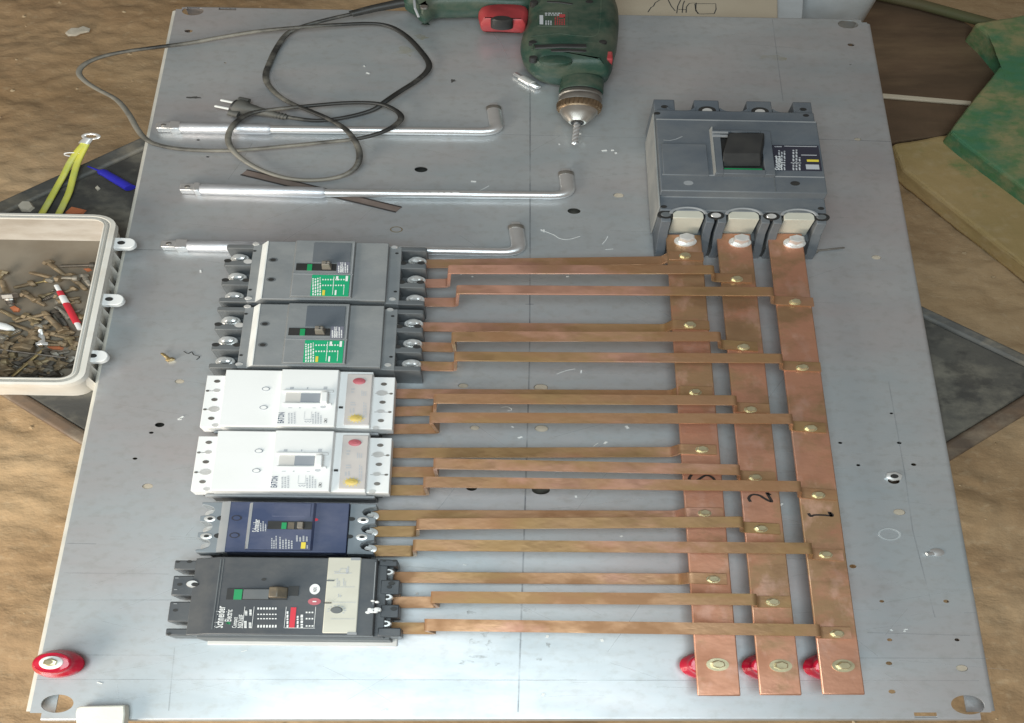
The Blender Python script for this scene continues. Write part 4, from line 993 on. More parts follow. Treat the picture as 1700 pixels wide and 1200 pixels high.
# ------------------------------------------------------------------ L wrenches
def smooth_path(q, n=6):
    out = []
    for i in range(len(q)-1):
        p0, p1, p2, p3 = q[max(i-1, 0)], q[i], q[i+1], q[min(i+2, len(q)-1)]
        for k in range(n):
            t = k/n
            out.append(.5*((2*p1) + (p2-p0)*t + (2*p0-5*p1+4*p2-p3)*t*t + (3*p1-p0-3*p2+p3)*t**3))
    out.append(q[-1]); return out
def wrench(tip, s0, s1, bend, end, label):
    zr = .0085
    t = thing('bent_wrench', label, 'wrench', P(*tip, 0), group='bent chrome wrench bars')
    a, b_, c, d, e = P(*tip, zr), P(*s0, zr), P(*s1, zr), P(*bend, zr), P(*end, zr)
    ax = (d - b_).normalized(); ey = (e - d); ey = ey.normalized(); R_ = .018
    arc = [d - ax*R_]
    for i in range(1, 9):
        tt = i/8; arc.append((d - ax*R_)*(1-tt)**2 + d*2*tt*(1-tt) + (d + ey*R_)*tt*tt)
    MB().tube([c - ax*.004] + arc + [e], .0073, 16).build('rod', M['chrome'], t, smooth=60)
    MB().tube([b_, b_ + ax*.002, c - ax*.003, c], [.0086, .0100, .0100, .0076], 18).build('grip_sleeve', M['satin'], t, smooth=50)
    dr = MB(); side = Vector((-ax.y, ax.x, 0))
    rr = []
    for (s, h) in ((0, .0045), (.0015, .0066), (.014, .0068), (.0145, .0086), (.018, .0086), ((b_-a).length, .0078)):
        p = a + ax*s; rr.append([p + side*h + Vector((0,0,-h)), p + side*h + Vector((0,0,h)), p - side*h + Vector((0,0,h)), p - side*h + Vector((0,0,-h))])
    dr.rings(rr); sq = dr.build('square_drive', M['chrome'], t, bevel=.0008)
    MB().lathe(a + ax*.008 + Vector((0, 0, .0064)), [(.0030, 0), (.0026, .0012), (.0012, .002)], 12).build('ball_detent', M['steel'], sq)
    # end boss with recess
    MB().lathe(e, [(.0074, -.001), (.0078, 0), (.0078, .006), (.0070, .0065)], 16, axis=ey).build('end_boss', M['steel'], t)
    MB().lathe(e + ey*.0065, [(.0058, 0), (.0054, .006), (.003, .0068)], 4, axis=ey).build('end_drive', M['chrome'], t)
    return t
wrench((260,211), (300,212), (450,214.5), (826,219), (820,182), 'bent chrome wrench farthest from the breakers, crossed by the black cord')
w_ = wrench((299,313), (333,314), (540,320), (944,325), (940,291), 'middle bent chrome wrench lying over the thin brown strip')
wrench((268,407), (312,408), (450,411), (863,419), (857,380), 'bent chrome wrench partly hidden behind the upper grey breaker')
m = MB(); zz = .0085 + .0071
print_rows(m, PX, 695, 318, 772, 322, zz + .0004, 1, 'h', seed=51); m.build('stamped_text', M['white_p'], w_, smooth=0)

# brown strip under the middle wrench
p0, p1 = P(405, 286.5), P(662, 348.5); d = (p1 - p0).normalized(); sd = Vector((-d.y, d.x, 0))
bs_ = thing('brown_strip', 'thin brown strip with dark edges under the middle wrench', 'strip', p0)
hw = .0052
MB().prism([(p.x, p.y) for p in (p0+sd*hw, p1+sd*hw, p1-sd*hw, p0-sd*hw)], .0003, .0014).build('strip_face', M['stripm'], bs_, bevel=.0003)
for s_ in (1, -1): MB().prism([(p.x, p.y) for p in (p0+sd*hw*s_, p1+sd*hw*s_, p1+sd*(hw+.0016)*s_, p0+sd*(hw+.0016)*s_)], .0003, .0022).build('strip_edge', M['stripe'], bs_)

# ------------------------------------------------------------------ drill
D = Zoom(660, 0, 4.474)
dt = thing('power_drill', 'dusty green electric drill with red trigger lying on its side', 'drill', D(1250, 300, 0))
def blob(m, layers):
    m.rings(layers)
def outline(pts, n=48):
    """smooth closed curve through pixel points at height z"""
    q = [Vector(p) for p in pts]; out = []
    L_ = len(q)
    for i in range(L_):
        p0_, p1_, p2_, p3_ = q[i-1], q[i], q[(i+1) % L_], q[(i+2) % L_]
        for k in range(4):
            t = k/4
            out.append(.5*((2*p1_) + (p2_-p0_)*t + (2*p0_-5*p1_+4*p2_-p3_)*t*t + (3*p1_-p0_-3*p2_+p3_)*t**3))
    return out
def inflate(pts, z0, z1, rim, levels=((0,.0),(.10,.55),(.28,.9),(.5,1),(.72,.9),(.9,.55),(1,.0))):
    o = outline(pts); c = sum(o, Vector())/len(o); R_ = []
    n = len(o)
    nr = []
    for i in range(n):
        t = (o[(i+1) % n] - o[i-1]); t.z = 0
        t = t.normalized() if t.length > 1e-9 else Vector((1, 0, 0)); nr.append(Vector((t.y, -t.x, 0)))
    area_ = sum(o[i].x*o[(i+1) % n].y - o[(i+1) % n].x*o[i].y for i in range(n))
    if area_ < 0: nr = [-q for q in nr]
    for tz, k in levels:
        R_.append([Vector(((o[i] - nr[i]*rim*(1-k)).x, (o[i] - nr[i]*rim*(1-k)).y, z0 + (z1-z0)*tz)) for i in range(n)])
    return R_ if area_ > 0 else [r[::-1] for r in R_]
zm = .042
bp_ = [D(x, y, zm) for x, y in ((962,-260),(965,0),(965,190),(945,240),(920,300),(913,380),(930,440),(975,500),(1050,545),(1190,575),(1400,580),(1545,575),(1590,530),(1605,450),(1625,380),(1640,250),(1640,120),(1600,-20),(1560,-260))]
b_ = MB(); b_.rings(inflate(bp_, .004, .080, .016)); b_.build('motor_housing', M['drill'], dt, smooth=60, fix=True)
zm = .036
hp = [D(x, y, zm) for x, y in ((50,-60),(40,0),(52,42),(110,75),(160,128),(200,140),(245,125),(300,95),(400,92),(600,88),(1000,86),(1000,-150),(600,-150),(200,-130))]
h_ = MB(); h_.rings(inflate(hp, .010, .062, .012)); h_.build('handle', M['drill'], dt, smooth=60, fix=True)
tp_ = [D(x, y, .036) for x, y in ((612,95),(612,180),(640,200),(780,204),(920,210),(958,190),(965,92),(780,70))]
t_ = MB(); t_.rings(inflate(tp_, .018, .056, .006)); tr_ = t_.build('trigger', M['drill_r'], dt, smooth=60, fix=True)
lk = MB(); c = D(775, 168, .05); lk.rings([[c + Vector((.0115*k_*math.cos(a), .0075*k_*math.sin(a), h)) for a in [2*PI*i/26 for i in range(26)]] for k_, h in ((1, -.012), (1, .009), (.8, .012))]); lk.build('lock_button', M['black'], tr_)
# nose and chuck (axis runs toward the near side, slightly tilted)
ax0 = D(1378, 560, .034); ax1 = D(1312, 1100, .034)
ax = (ax1 - ax0).normalized()
def at_v(y, up=0.0): # point on axis whose top line shows at zoom y
    lo, hi = 0.0, 1.0
    for _ in range(40):
        mid = (lo+hi)/2; p = ax0 + (ax1-ax0)*mid
        q = MC.transposed() @ (Vector((p.x*SX, p.y, p.z + up)) - CAM)
        vpix = 600 + FPX*q.y/q.z
        if vpix*4.474 < y: lo = mid
        else: hi = mid
    return ax0 + (ax1-ax0)*lo
def seg(name, prof, mt, n=32, sm=40):
    m = MB(); rr = []
    for y, r in prof:
        c = at_v(y, .018); a = Vector((-ax.y, ax.x, 0)).normalized(); b2 = Vector((0, 0, 1))
        rr.append([c + a*r*math.cos(2*PI*k/n) + b2*r*math.sin(2*PI*k/n) for k in range(n)])
    m.rings(rr); return m.build(name, M[mt], dt, smooth=sm, fix=True)
ax0 = ax0 - ax*.03
seg('nose_collar', [(555,.022),(640,.0225),(646,.0215)], 'drill')
seg('collar_ring', [(640,.0212),(662,.0212)], 'black')
ck = seg('chuck_sleeve', [(650,.0205),(658,.0218),(676,.0222),(680,.0206),(692,.0206),(696,.0222),(722,.0220),(730,.0205)], 'steel')
seg('chuck_ring', [(726,.0212),(732,.0220),(768,.0215),(778,.0195)], 'bronze')
tm = MB()
for k in range(30):
    a = 2*PI*k/30; c0, c1 = at_v(734, .018), at_v(772, .018); s1 = Vector((-ax.y, ax.x, 0)).normalized(); o_ = s1*math.cos(a) + Vector((0, 0, 1))*math.sin(a); tt = (-s1*math.sin(a) + Vector((0, 0, 1))*math.cos(a))*.0012
    p = [c0 + o_*.0210 - tt, c0 + o_*.0210 + tt, c1 + o_*.0205 + tt, c1 + o_*.0205 - tt]; q = [c0 + o_*.0232 - tt*.5, c0 + o_*.0232 + tt*.5, c1 + o_*.0222 + tt*.5, c1 + o_*.0222 - tt*.5]
    tm.add(p + q, [(4,5,6,7),(0,1,5,4),(1,2,6,5),(2,3,7,6),(3,0,4,7)])
tm.build('ring_teeth', M['bronze'], dt, fix=True)
seg('chuck_cone', [(776,.0190),(790,.0188),(826,.0150),(858,.0098),(864,.0088)], 'chuckm')
seg('chuck_mouth', [(858,.0066),(870,.0066)], 'black')
for k in range(3):
    s1 = Vector((-ax.y, ax.x, 0)).normalized(); a = 2*PI*k/3 + .9; o_ = s1*math.cos(a) + Vector((0, 0, 1))*math.sin(a); c0, c1 = at_v(858, .014), at_v(885, .012)
    MB().tube([c0 + o_*.0045, c1 + o_*.0040], .0020, 8).build('chuck_jaw', M['steel'], dt)
# twist bit
tw = MB(); n = 12; rr = []
for i in range(60):
    t = i/59; c = at_v(850, .012)*(1-t) + at_v(1068, .003)*t; s1 = Vector((-ax.y, ax.x, 0)).normalized(); ring = []
    for k in range(n):
        a = 2*PI*k/n; ph = t*22
        r = .0033*(1 - .45*max(0, math.cos(2*(a-ph)))**2) * (1 if t < .95 else max(.1, (1-t)/.05))
        ring.append(c + s1*r*math.cos(a) + Vector((0, 0, 1))*r*math.sin(a))
    rr.append(ring)
tw.rings(rr); tw.build('drill_bit', M['chrome'], dt, smooth=50, fix=True)
# housing details
zt_ = .0775
def slot(u0, v0, u1, v1, wd, mt='black', name='vent_slot', z=None):
    z = z or zt_
    q = [D(u0, v0, z), D((u0+u1)/2, (v0+v1)/2 - 5, z + .0012), D(u1, v1, z)]
    MB().tube(q, wd, 8, flat=.45).build(name, M[mt], dt)
slot(1020, 348, 1400, 342, .0050, z=.0795); slot(1140, 376, 1400, 380, .0036, z=.0795); slot(1110, 12, 1300, 30, .0022, z=.0797)
gr = MB(); q = smooth_path([D(x, y, .079) for x, y in ((1000,368),(1005,340),(1030,322),(1200,316),(1440,316),(1455,345),(1430,378),(1390,392))], 5); gr.tube(q, .0012, 8); gr.build('vent_border', M['drill'], dt)
for (u, v) in ((1005,312),(1008,425),(1525,310),(1015,12),(1425,12)):
    m = MB(); c = D(u, v, .0798); m.lathe(c, [(.0040, -.012), (.0040, .0006), (.003, .0009)], 16); o = m.build('screw_hole', M['black'], dt)
m = MB(); q = smooth_path([D(x, y, .0795) for x, y in ((1515,-100),(1512,80),(1500,215),(1480,258),(1430,270),(1300,262),(1200,250),(1060,262),(990,272))], 5); m.tube(q, .0011, 8); m.build('panel_ridge', M['drill'], dt)
np_ = MB().zbox(D, 1040, 85, 1268, 195, .078, .0806).build('nameplate', M['drill'], dt, bevel=.0006)
m = MB(); m.quad(D, 1055, 112, 1082, 180, .0810); print_rows(m, D, 1095, 92, 1250, 118, .0810, 2, 'h', seed=61); print_rows(m, D, 1095, 125, 1150, 185, .0810, 3, seed=62); m.build('nameplate_print', M['grey_p'], np_, smooth=0)
m = MB(); print_rows(m, D, 1165, 110, 1248, 185, .0811, 5, seed=63); m.quad(D, 1200, 105, 1245, 130, .0811); m.build('nameplate_print', M['drill_r'], np_, smooth=0)
m = MB(); c = D(1175, 445, .0795); m.rings([[c + Vector((.0165*k_*math.cos(a), .0105*k_*math.sin(a), h)) for a in [2*PI*i/32 for i in range(32)]] for k_, h in ((1, -.006), (1, .0008), (.92, .0014))]); m.build('oval_badge', M['drill'], dt)
MB().zbox(D, 1510, 375, 1600, 440, .030, .0725).build('mode_switch', M['drill_r'], dt, bevel=.003)
m = MB(); c = D(195, 48, .062); m.lathe(c, [(.004, -.004), (.004, .0006)], 14); m.build('screw_hole', M['steel'], dt)
m = MB(); m.tube([D(120,-40,.0605), D(130,60,.0580), D(158,128,.046)], .0014, 8); m.build('handle_seam', M['greyl'], dt)
# cord boot + cord + plug
bo = [P(700, 0, .036), P(660, 6, .036), P(620, 14, .034), P(583, 23, .030)]
MB().tube(bo, [.0085, .0078, .0068, .0058], 14).build('cord_boot', M['rubber'], dt, smooth=50)
cp = [(585,23,.029),(545,32,.022),(505,43,.016),(478,55,.010),(460,78,.006),(447,105,.006),(441,124,.006),(445,140,.008),(462,158,.012),(485,172,.016),(515,184,.020),(545,197,.022),(572,213,.024),(590,235,.024),(597,256,.020),(592,275,.014),(575,289,.009),(545,297,.007),(505,299,.008),(465,293,.010),
      (425,278,.012),(395,258,.018),(380,238,.024),(381,218,.026),(395,200,.024),(420,187,.020),(460,181,.018),(520,175,.018),(580,170.5,.020),(628,172,.022),(655,182,.022),(666,194,.022),(658,206,.022),(635,219,.024),(595,230,.022),(540,236,.016),(470,243,.012),(400,249,.009),(340,249.5,.007),(290,246,.006),
      (255,238,.006),(238,227,.007),(226,211,.008),(213,188,.008),(193,165,.008),(162,148,.007),(142,135,.006),(131,121,.006),(140,107,.006),(166,95,.006),(205,86,.006),(262,78,.006),(315,71,.007),(370,61,.009),(430,51.5,.014),(500,45,.022),(560,41,.018),(615,39,.012),(648,44,.010),(675,60,.010),
      (698,84,.012),(712,105,.012),(708,119,.012),(690,135,.012),(662,153,.013),(640,168,.015),(622,181,.010),(595,190,.006),(560,197,.006),(525,200,.006),(488,196,.006),(462,191,.008)]
cq = smooth_path([P(u, v, z) for u, v, z in cp], 5)
MB().tube(cq, .0033, 10).build('power_cord', M['rubber'], dt, smooth=70)
pa, pb = P(455, 190, .012), P(392, 177, .016); d = (pb - pa).normalized()
pl_ = MB().tube([pa - d*.014, pa - d*.002, pa + d*.004, pa + d*.018, pb - d*.012, pb - d*.004, pb], [.0040, .0052, .0062, .0082, .0110, .0150, .0145], 16).build('plug', M['plug'], dt, smooth=45)
for k in range(4): MB().lathe(pa - d*(.001 + .0034*k), [(.0058, 0), (.0058, .0014)], 12, axis=d).build('plug_rib', M['plug'], pl_)
MB().lathe(pb, [(.0128, 0), (.0128, .003)], 18, axis=d).build('plug_face', M['black'], pl_)
sdv = Vector((-d.y, d.x, 0))
for s_ in (1, -1): MB().tube([pb + sdv*.0075*s_, pb + d*.019 + sdv*.0075*s_, pb + d*.020 + sdv*.0075*s_], [.0022, .0022, .001], 10).build('plug_pin', M['pale_edge_metal'], pl_)
MB().lathe(pb + Vector((0, 0, .0)) + sdv*.015 - d*.004, [(.006, -.005), (.006, .005)], 14, axis=d).build('plug_lug', M['plug'], pl_)
MB().lathe(pb - sdv*.015 - d*.002, [(.0065, -.005), (.0065, .006)], 14, axis=d).build('plug_lug', M['plug'], pl_)

# bit holder by the drill
p0, p1 = P(854, 121.5, .006), P(894, 145.5, .006); d = (p1-p0).normalized(); Ln = (p1-p0).length
bh_ = thing('bit_holder', 'short shiny steel bit holder beside the drill nose', 'bit holder', Vector((p0.x, p0.y, 0)))
MB().lathe(p0, [(.0028, 0), (.0034, .001), (.0034, Ln*.35)], 6, axis=d).build('shank', M['chrome'], bh_)
MB().lathe(p0 + d*Ln*.3, [(.0052, 0), (.0058, .001), (.0058, Ln*.42), (.0048, Ln*.44)], 18, axis=d).build('sleeve', M['zinc'], bh_)
MB().lathe(p0 + d*Ln*.72, [(.0042, 0), (.0042, Ln*.26), (.0034, Ln*.28)], 14, axis=d).build('nozzle', M['chrome'], bh_)

# ------------------------------------------------------------------ bolts and screws helpers
def make_bolt(name, head, tip, r, rh, mt, label, group=None, hexh=True, cat='bolt'):
    a, b_ = Vector(head), Vector(tip); d = (b_ - a); Ln = d.length; d.normalize()
    t = thing(name, label, cat, a, group)
    hl = rh*.9
    m = MB(); m.lathe(a - d*hl*.5, [(rh*.85, 0), (rh, hl*.2), (rh, hl*.9), (rh*.9, hl)], 6 if hexh else 14, axis=d, ph=random.uniform(0, 1)); m.build('head', M[mt], t, smooth=25)
    m = MB(); pf = [(r*.95, hl*.5)]
    k = 0; s = Ln*.45
    pf.append((r*.95, s))
    while s < Ln - .002:
        pf.append((r if k % 2 else r*.8, s)); s += .0011; k += 1
    pf.append((r*.6, Ln)); m.lathe(a, pf, 9, axis=d); m.build('shank', M[mt], t, smooth=40)
    return t
make_bolt('brass_screw', P(282.5, 597, .004), P(268, 586, .004), .0019, .0042, 'oldbrass', 'small brass screw on the plate left of the grey breakers', cat='screw', hexh=False)
make_bolt('steel_screw', P(1353, 416.5, .004), P(1402, 411, .004), .0017, .0042, 'steel', 'steel screw lying right of the main breaker', cat='screw', hexh=False)
m = MB(); q = smooth_path([P(u, v, .001) for u, v in ((305,583),(312,587),(318,584),(322,589),(331,592),(326,597))], 4); m.tube(q, .0005, 6)
tag(m.build('dark_thread', M['black'], None, org=tuple(q[0])), 'tiny dark thread beside the brass screw', 'thread')
c = P(1484, 791, .003); c.z = 0
nu = thing('bright_nut', 'bright nut on the edge of a plate hole right of the main bars', 'nut', c)
m = MB(); m.lathe(c, [(.0075, .0003), (.0075, .0045), (.0065, .0052)], 6, ph=.3); m.build('nut_body', M['zinc'], nu); m = MB(); m.lathe(c + Vector((0, 0, .0052)), [(.0036, 0), (.0034, .0006)], 14); m.build('nut_bore', M['black'], nu)
c = P(1555, 917); rv = thing('rivet', 'shiny bent rivet near the right edge of the plate', 'rivet', c)
m = MB(); m.lathe(c, [(.0062, .0003), (.0062, .0016), (.0035, .003)], 16); m.build('rivet_flange', M['chrome'], rv); m = MB(); m.lathe(c + Vector((-.004, -.002, .002)), [(.003, 0), (.0026, .006)], 10, axis=(-1, -.3, .25)); m.build('rivet_stem', M['chrome'], rv)
m = MB(); c = P(1476, 887); n = 40
m.tube([c + Vector((.0088*math.cos(2*PI*k/n), .0088*math.sin(2*PI*k/n), .0012)) for k in range(n+1)], .0011, 8)
tag(m.build('clear_ring', M['clear'], None, org=(c.x, c.y, 0)), 'clear plastic ring lying right of main bar 1', 'ring')
m = MB(); c = P(658, 381)
m.tube([c + Vector((.0055*math.cos(2*PI*k/n), .0055*math.sin(2*PI*k/n), .0006)) for k in range(n+1)], .0005, 6)
tag(m.build('thin_ring', M['oldbrass'], None, org=(c.x, c.y, 0)), 'thin brownish ring between the lower two wrenches', 'ring')
# metal shavings and crumbs on the plate
r = random.Random(12); m = MB()
spots = [(605,109),(612,123),(800,215),(960,225),(930,240),(1000,250),(1020,250),(1025,253),(900,383),(790,300),(760,320),(905,384),(770,453),(785,460),(945,458),(1060,454),(965,614),(860,727),(855,710),(1045,712),(1005,738),(955,826),(1020,872),(1035,876),(1030,892),(770,940),(1000,1060),(905,1055),(690,985),(660,1022),(330,448),(305,694),(298,695),(1320,812),(1300,840),(1500,1045),(1480,1048),(1505,1042),(640,1180),(900,1155),(168,1134),(1275,325)]
for (u, v) in spots:
    c = P(u + r.uniform(-4, 4), v + r.uniform(-3, 3)); a = r.uniform(0, PI); l = r.uniform(.0008, .0026); wd = r.uniform(.0005, .0012)
    dx, dy = math.cos(a)*l, math.sin(a)*l; ex, ey = -math.sin(a)*wd, math.cos(a)*wd
    m.prism([(c.x-dx-ex, c.y-dy-ey), (c.x+dx-ex, c.y+dy-ey), (c.x+dx+ex, c.y+dy+ey), (c.x-dx+ex, c.y-dy+ey)], .0003, .0012)
tag(m.build('metal_shavings', M['pale_edge_metal'], None, org=(.4, .6, 0), fix=True), 'bright metal shavings and crumbs scattered over the plate', 'shavings', kind='stuff')
m = MB()
for pts in ([(760,318),(775,322),(790,319),(805,312),(812,308)], [(905,384),(920,390),(930,396),(945,397),(963,392)], [(1000,405),(1006,398),(1009,392)], [(1005,414),(1018,413)], [(924,621),(940,615),(955,612)], [(985,741),(993,735)], [(832,676),(843,675),(850,680),(842,682)], [(1385,1085),(1400,1080)], [(400,1082),(410,1079)]):
    q = smooth_path([P(u, v, .0006) for u, v in pts], 3); m.tube(q, .0004, 5)
tag(m.build('swarf_curls', M['pale_edge_metal'], None, org=(.4, .6, 0)), 'thin curled swarf threads on the plate', 'swarf', kind='stuff')
r = random.Random(33); m = MB()
for k in range(170):
    u, v = r.uniform(120, 1600), r.uniform(40, 1180); c = P(u, v)
    if not (cTL.x + .03 < c.x < cTR.x - .03): continue
    a = r.gauss(0, .35) if r.random() < .7 else r.uniform(0, PI); l = r.uniform(.006, .05); d_ = Vector((math.cos(a), math.sin(a), 0))*l; bend = Vector((-d_.y, d_.x, 0))*r.uniform(-.06, .06)
    m.ribbon([c - d_, c + bend, c + d_], r.uniform(.0003, .0007), .00025 + .0000004*k)
q = m.build('fine_scratches', M['scratch'], plate, smooth=0); q['kind'] = 'stuff'
m = MB()
for k in range(520):
    x, y = r.uniform(-.55, 1.3), r.uniform(-.4, 1.8); sz = r.uniform(.0012, .0045)**1.0
    h = .010*mnoise.fractal(Vector((x*8, y*8, 1)), .9, 2.1, 5)
    q = [Vector((x + sz*r.uniform(.6, 1.3)*math.cos(a), y + sz*r.uniform(.6, 1.3)*math.sin(a), GZ + h - .002)) for a in (0, 1.25, 2.5, 3.77, 5.0)]
    n_ = len(m.v); m.v += q + [Vector((x, y, GZ + h + sz*.9))]; m.f += [[n_+i, n_+(i+1) % 5, n_+5] for i in range(5)]
tag(m.build('soil_grit', M['grit'], None, org=(.4, .6, GZ), smooth=0), 'loose grit and small clods scattered over the soil', 'grit', kind='stuff')
# foam block at front edge
pts = [P(u, v, .02) for u, v in ((132,1172),(206,1170),(207,1185),(203,1215),(127,1215),(125,1184),(127,1176))]
tag(MB().prism([(p.x, p.y) for p in pts], .0004, .02).build('foam_block', M['foam'], None, bevel=.002, org=tuple(P(165, 1195)), fix=True), 'cream white foam block at the front edge near the bare insulator', 'block')

# ------------------------------------------------------------------ white open box with bolts
J = Zoom(0, 340, 3.748)
ZRm, ZF = .040, TZ + .003
jb = thing('open_box', 'open white plastic box of bolts standing left of the plate', 'box', J(200, 600, TZ))
xR0 = (X(J, 700, 130, ZRm) + X(J, 500, 1080, ZRm))/2   # outer right at rim
xRo = (J(722, 140, ZRm).x + J(515, 1090, ZRm).x)/2
xRi = (J(650, 140, ZRm).x + J(435, 1070, ZRm).x)/2
yTo, yTi = J(300, 55, ZRm).y, J(300, 78, ZRm).y
yBo, yBi = J(200, 1118, ZRm).y, J(200, 1075, ZRm).y
xLo = -.46; xLi = xLo + .012
def rrect(x0, y0, x1, y1, r, z, n=6):
    out = []
    for (cx_, cy_, a0) in ((x1-r, y0+r, -90), (x1-r, y1-r, 0), (x0+r, y1-r, 90), (x0+r, y0+r, 180)):
        for k in range(n+1):
            a = math.radians(a0 + 90*k/n); out.append(Vector((cx_ + r*math.cos(a), cy_ + r*math.sin(a), z)))
    return out
wl = MB()
dr_ = .006
wl.rings([rrect(xLo+dr_, yBo+dr_, xRo-dr_, yTo-dr_, .018, TZ), rrect(xLo+.002, yBo+.002, xRo-.002, yTo-.002, .020, ZRm-.014), rrect(xLo, yBo, xRo, yTo, .022, ZRm-.013), rrect(xLo, yBo, xRo, yTo, .022, ZRm),
          rrect(xLo+.004, yBo+.004, xRo-.004, yTo-.004, .019, ZRm+.001), rrect(xLo+.005, yBo+.005, xRo-.005, yTo-.005, .018, ZRm-.001), rrect(xLo+.009, yBo+.009, xRo-.009, yTo-.009, .015, ZRm-.001), rrect(xLo+.010, yBo+.010, xRo-.010, yTo-.010, .014, ZRm+.001),
          rrect(xLi, yBi, xRi, yTi, .012, ZRm+.0005), rrect(xLi+.001, yBi+.001, xRi-.001, yTi-.001, .0115, ZRm-.006)], close0=True, close1=False)
wl.build('shell', M['boxm'], jb, smooth=40)
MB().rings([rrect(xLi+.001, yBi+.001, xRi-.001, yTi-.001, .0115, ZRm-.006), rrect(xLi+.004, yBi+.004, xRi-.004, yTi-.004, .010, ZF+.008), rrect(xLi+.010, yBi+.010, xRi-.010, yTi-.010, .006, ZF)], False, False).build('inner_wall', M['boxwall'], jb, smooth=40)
fl = MB(); fl.prism([(p.x, p.y) for p in rrect(xLi+.003, yBi+.003, xRi-.003, yTi-.003, .008, 0)], TZ+.0008, ZF+.0006); fl.build('box_floor', M['boxin'], jb)
gk = MB(); gk.tube(rrect(xLo+.007, yBo+.007, xRo-.007, yTo-.007, .0165, ZRm-.0006) + [rrect(xLo+.007, yBo+.007, xRo-.007, yTo-.007, .0165, ZRm-.0006)[0]], .0013, 6); gk.build('gasket', M['gasket'], jb)
for (u, v) in ((203, 403), (183, 496.5), (156, 590.5)):
    zl_ = ZRm - .008; c = P(u, v, zl_); rr = .0105
    out = [(xRo-.006, c.y + rr*1.05), (c.x-.002, c.y + rr)] + [(c.x + .004 + rr*.75*math.cos(math.radians(a)), c.y + rr*math.sin(math.radians(a))) for a in range(75, -76, -15)] + [(c.x-.002, c.y - rr), (xRo-.006, c.y - rr*1.05)]
    lg = MB().prism(out, zl_-.010, zl_).build('fixing_lug', M['white'], jb, bevel=.0012, fix=True)
    MB().lathe(c + Vector((-.001, 0, -.0005)), [(.0036, 0), (.0036, .0012)], 16).build('lug_hole', M['black'], lg)
for v in (425, 447, 470, 517, 540, 565, 612, 632):
    x = xRo - .004; y = P(170, v, .01).y
    MB().prism([(x-.002, y+.005), (x+.004, y), (x-.002, y-.006)], TZ+.002, ZRm-.013).build('side_rib', M['boxm'], jb)
fz = ZF + .0006
gl = 'rusty steel bolt lying loose in the open white box'
grp = 'rusty bolts in the white box'
def jbolt(h, t, r, rh, mt='rust', lift=0.0, tl=0.0, label=gl, group=grp, **k):
    a = J(h[0], h[1], fz + rh + lift); b_ = J(t[0], t[1], fz + r + .001 + tl + lift*.6)
    return make_bolt('loose_bolt', a, b_, r, rh, mt, label, group, **k)
jb_list = [((300,358),(400,440),.0030,.0058),((362,462),(185,420),.0030,.0058),((578,375),(375,380),.0028,.0054),((432,440),(535,530),.0034,.0060),((522,442),(562,505),.0030,.0056),
 ((152,556),(282,628),.0030,.0058),((112,708),(-10,650),.0030,.0054),((288,676),(95,728),.0030,.0058),((390,782),(285,690),.0038,.0066),((345,666),(412,756),.0030,.0056),((212,790),(60,735),.0028,.0056),
 ((8,828),(130,775),.0030,.0054),((20,880),(140,812),.0030,.0054),((432,832),(470,905),.0028,.0054),((45,1032),(0,975),.0038,.0066),((255,1012),(322,930),.0032,.0056),((292,1010),(365,930),.0032,.0056),
 ((170,1030),(245,1055),.0030,.0054),((302,1026),(390,1060),.0030,.0054),((200,985),(90,1000),.0026,.0050),((20,418),(-20,470),.0030,.0056),((400,1005),(430,940),.0028,.0050),((60,860),(10,905),.0028,.0052),((345,1050),(270,1075),.0028,.0054),
 ((140,960),(75,985),.0028,.0052),((420,690),(505,650),.0024,.0046),((370,600),(495,575),.0024,.0044),((520,700),(440,665),.0026,.0048),((460,520),(400,545),.0026,.0048),((395,985),(345,1030),.0030,.0054),((230,1070),(130,1058),.0026,.0050),((90,900),(200,870),.0026,.0050),
 ((310,470),(350,440),.0026,.0048),((480,600),(420,620),.0022,.0044),((260,570),(330,545),.0022,.0042),((330,800),(420,815),.0026,.0050),((240,930),(160,960),.0028,.0052),((440,1000),(380,960),.0028,.0052),((15,1060),(90,1030),.0030,.0056),((120,1000),(190,1040),.0028,.0052),
 ((330,960),(250,985),.0026,.0050),((60,800),(0,790),.0028,.0052),((180,700),(250,735),.0024,.0046),((480,860),(430,900),.0028,.0052),((220,1045),(300,1060),.0026,.0050),((10,980),(70,1005),.0028,.0052),((455,950),(400,1000),.0030,.0054),((280,760),(340,740),.0024,.0046)]
def blook(i):
    k = ('rust', 'rust', 'boltdark', 'rust', 'boltgrey', 'rust', 'oldbolt')[i % 7]
    n_ = {'rust': 'rusty brown', 'boltdark': 'dark', 'boltgrey': 'dull grey', 'oldbolt': 'dull yellowish'}[k]
    return dict(mt=k, label=n_ + ' bolt lying loose in the open white box', group=n_ + ' bolts in the white box')
rb = random.Random(21)
for k in range(34):
    cx_, cy_ = rb.uniform(0, 500), rb.uniform(690, 1045) if k < 26 else rb.uniform(430, 690)
    lim = 640 - (cy_ - 140)*.215 - 40
    cx_ = min(cx_, lim - rb.uniform(10, 60)); an = rb.uniform(0, 2*PI); ln = rb.uniform(75, 115)
    ex_, ey_ = min(cx_ + math.cos(an)*ln*1.5, lim), min(max(cy_ + math.sin(an)*ln*.8, 400), 1058)
    jb_list.append(((cx_, cy_), (ex_, ey_), rb.uniform(.0025, .0031), rb.uniform(.0050, .0060)))
for i, (h, t, r_, rh) in enumerate(jb_list): jbolt(h, t, r_, rh, lift=.003*(i % 3), hexh=(i % 4 != 2), **blook(i))
make_bolt('thick_bolt', J(150, 890, fz+.012), J(225, 795, fz+.008), .0056, .0100, 'rust', 'thickest dark hex bolt in the white box below the silver anchor')
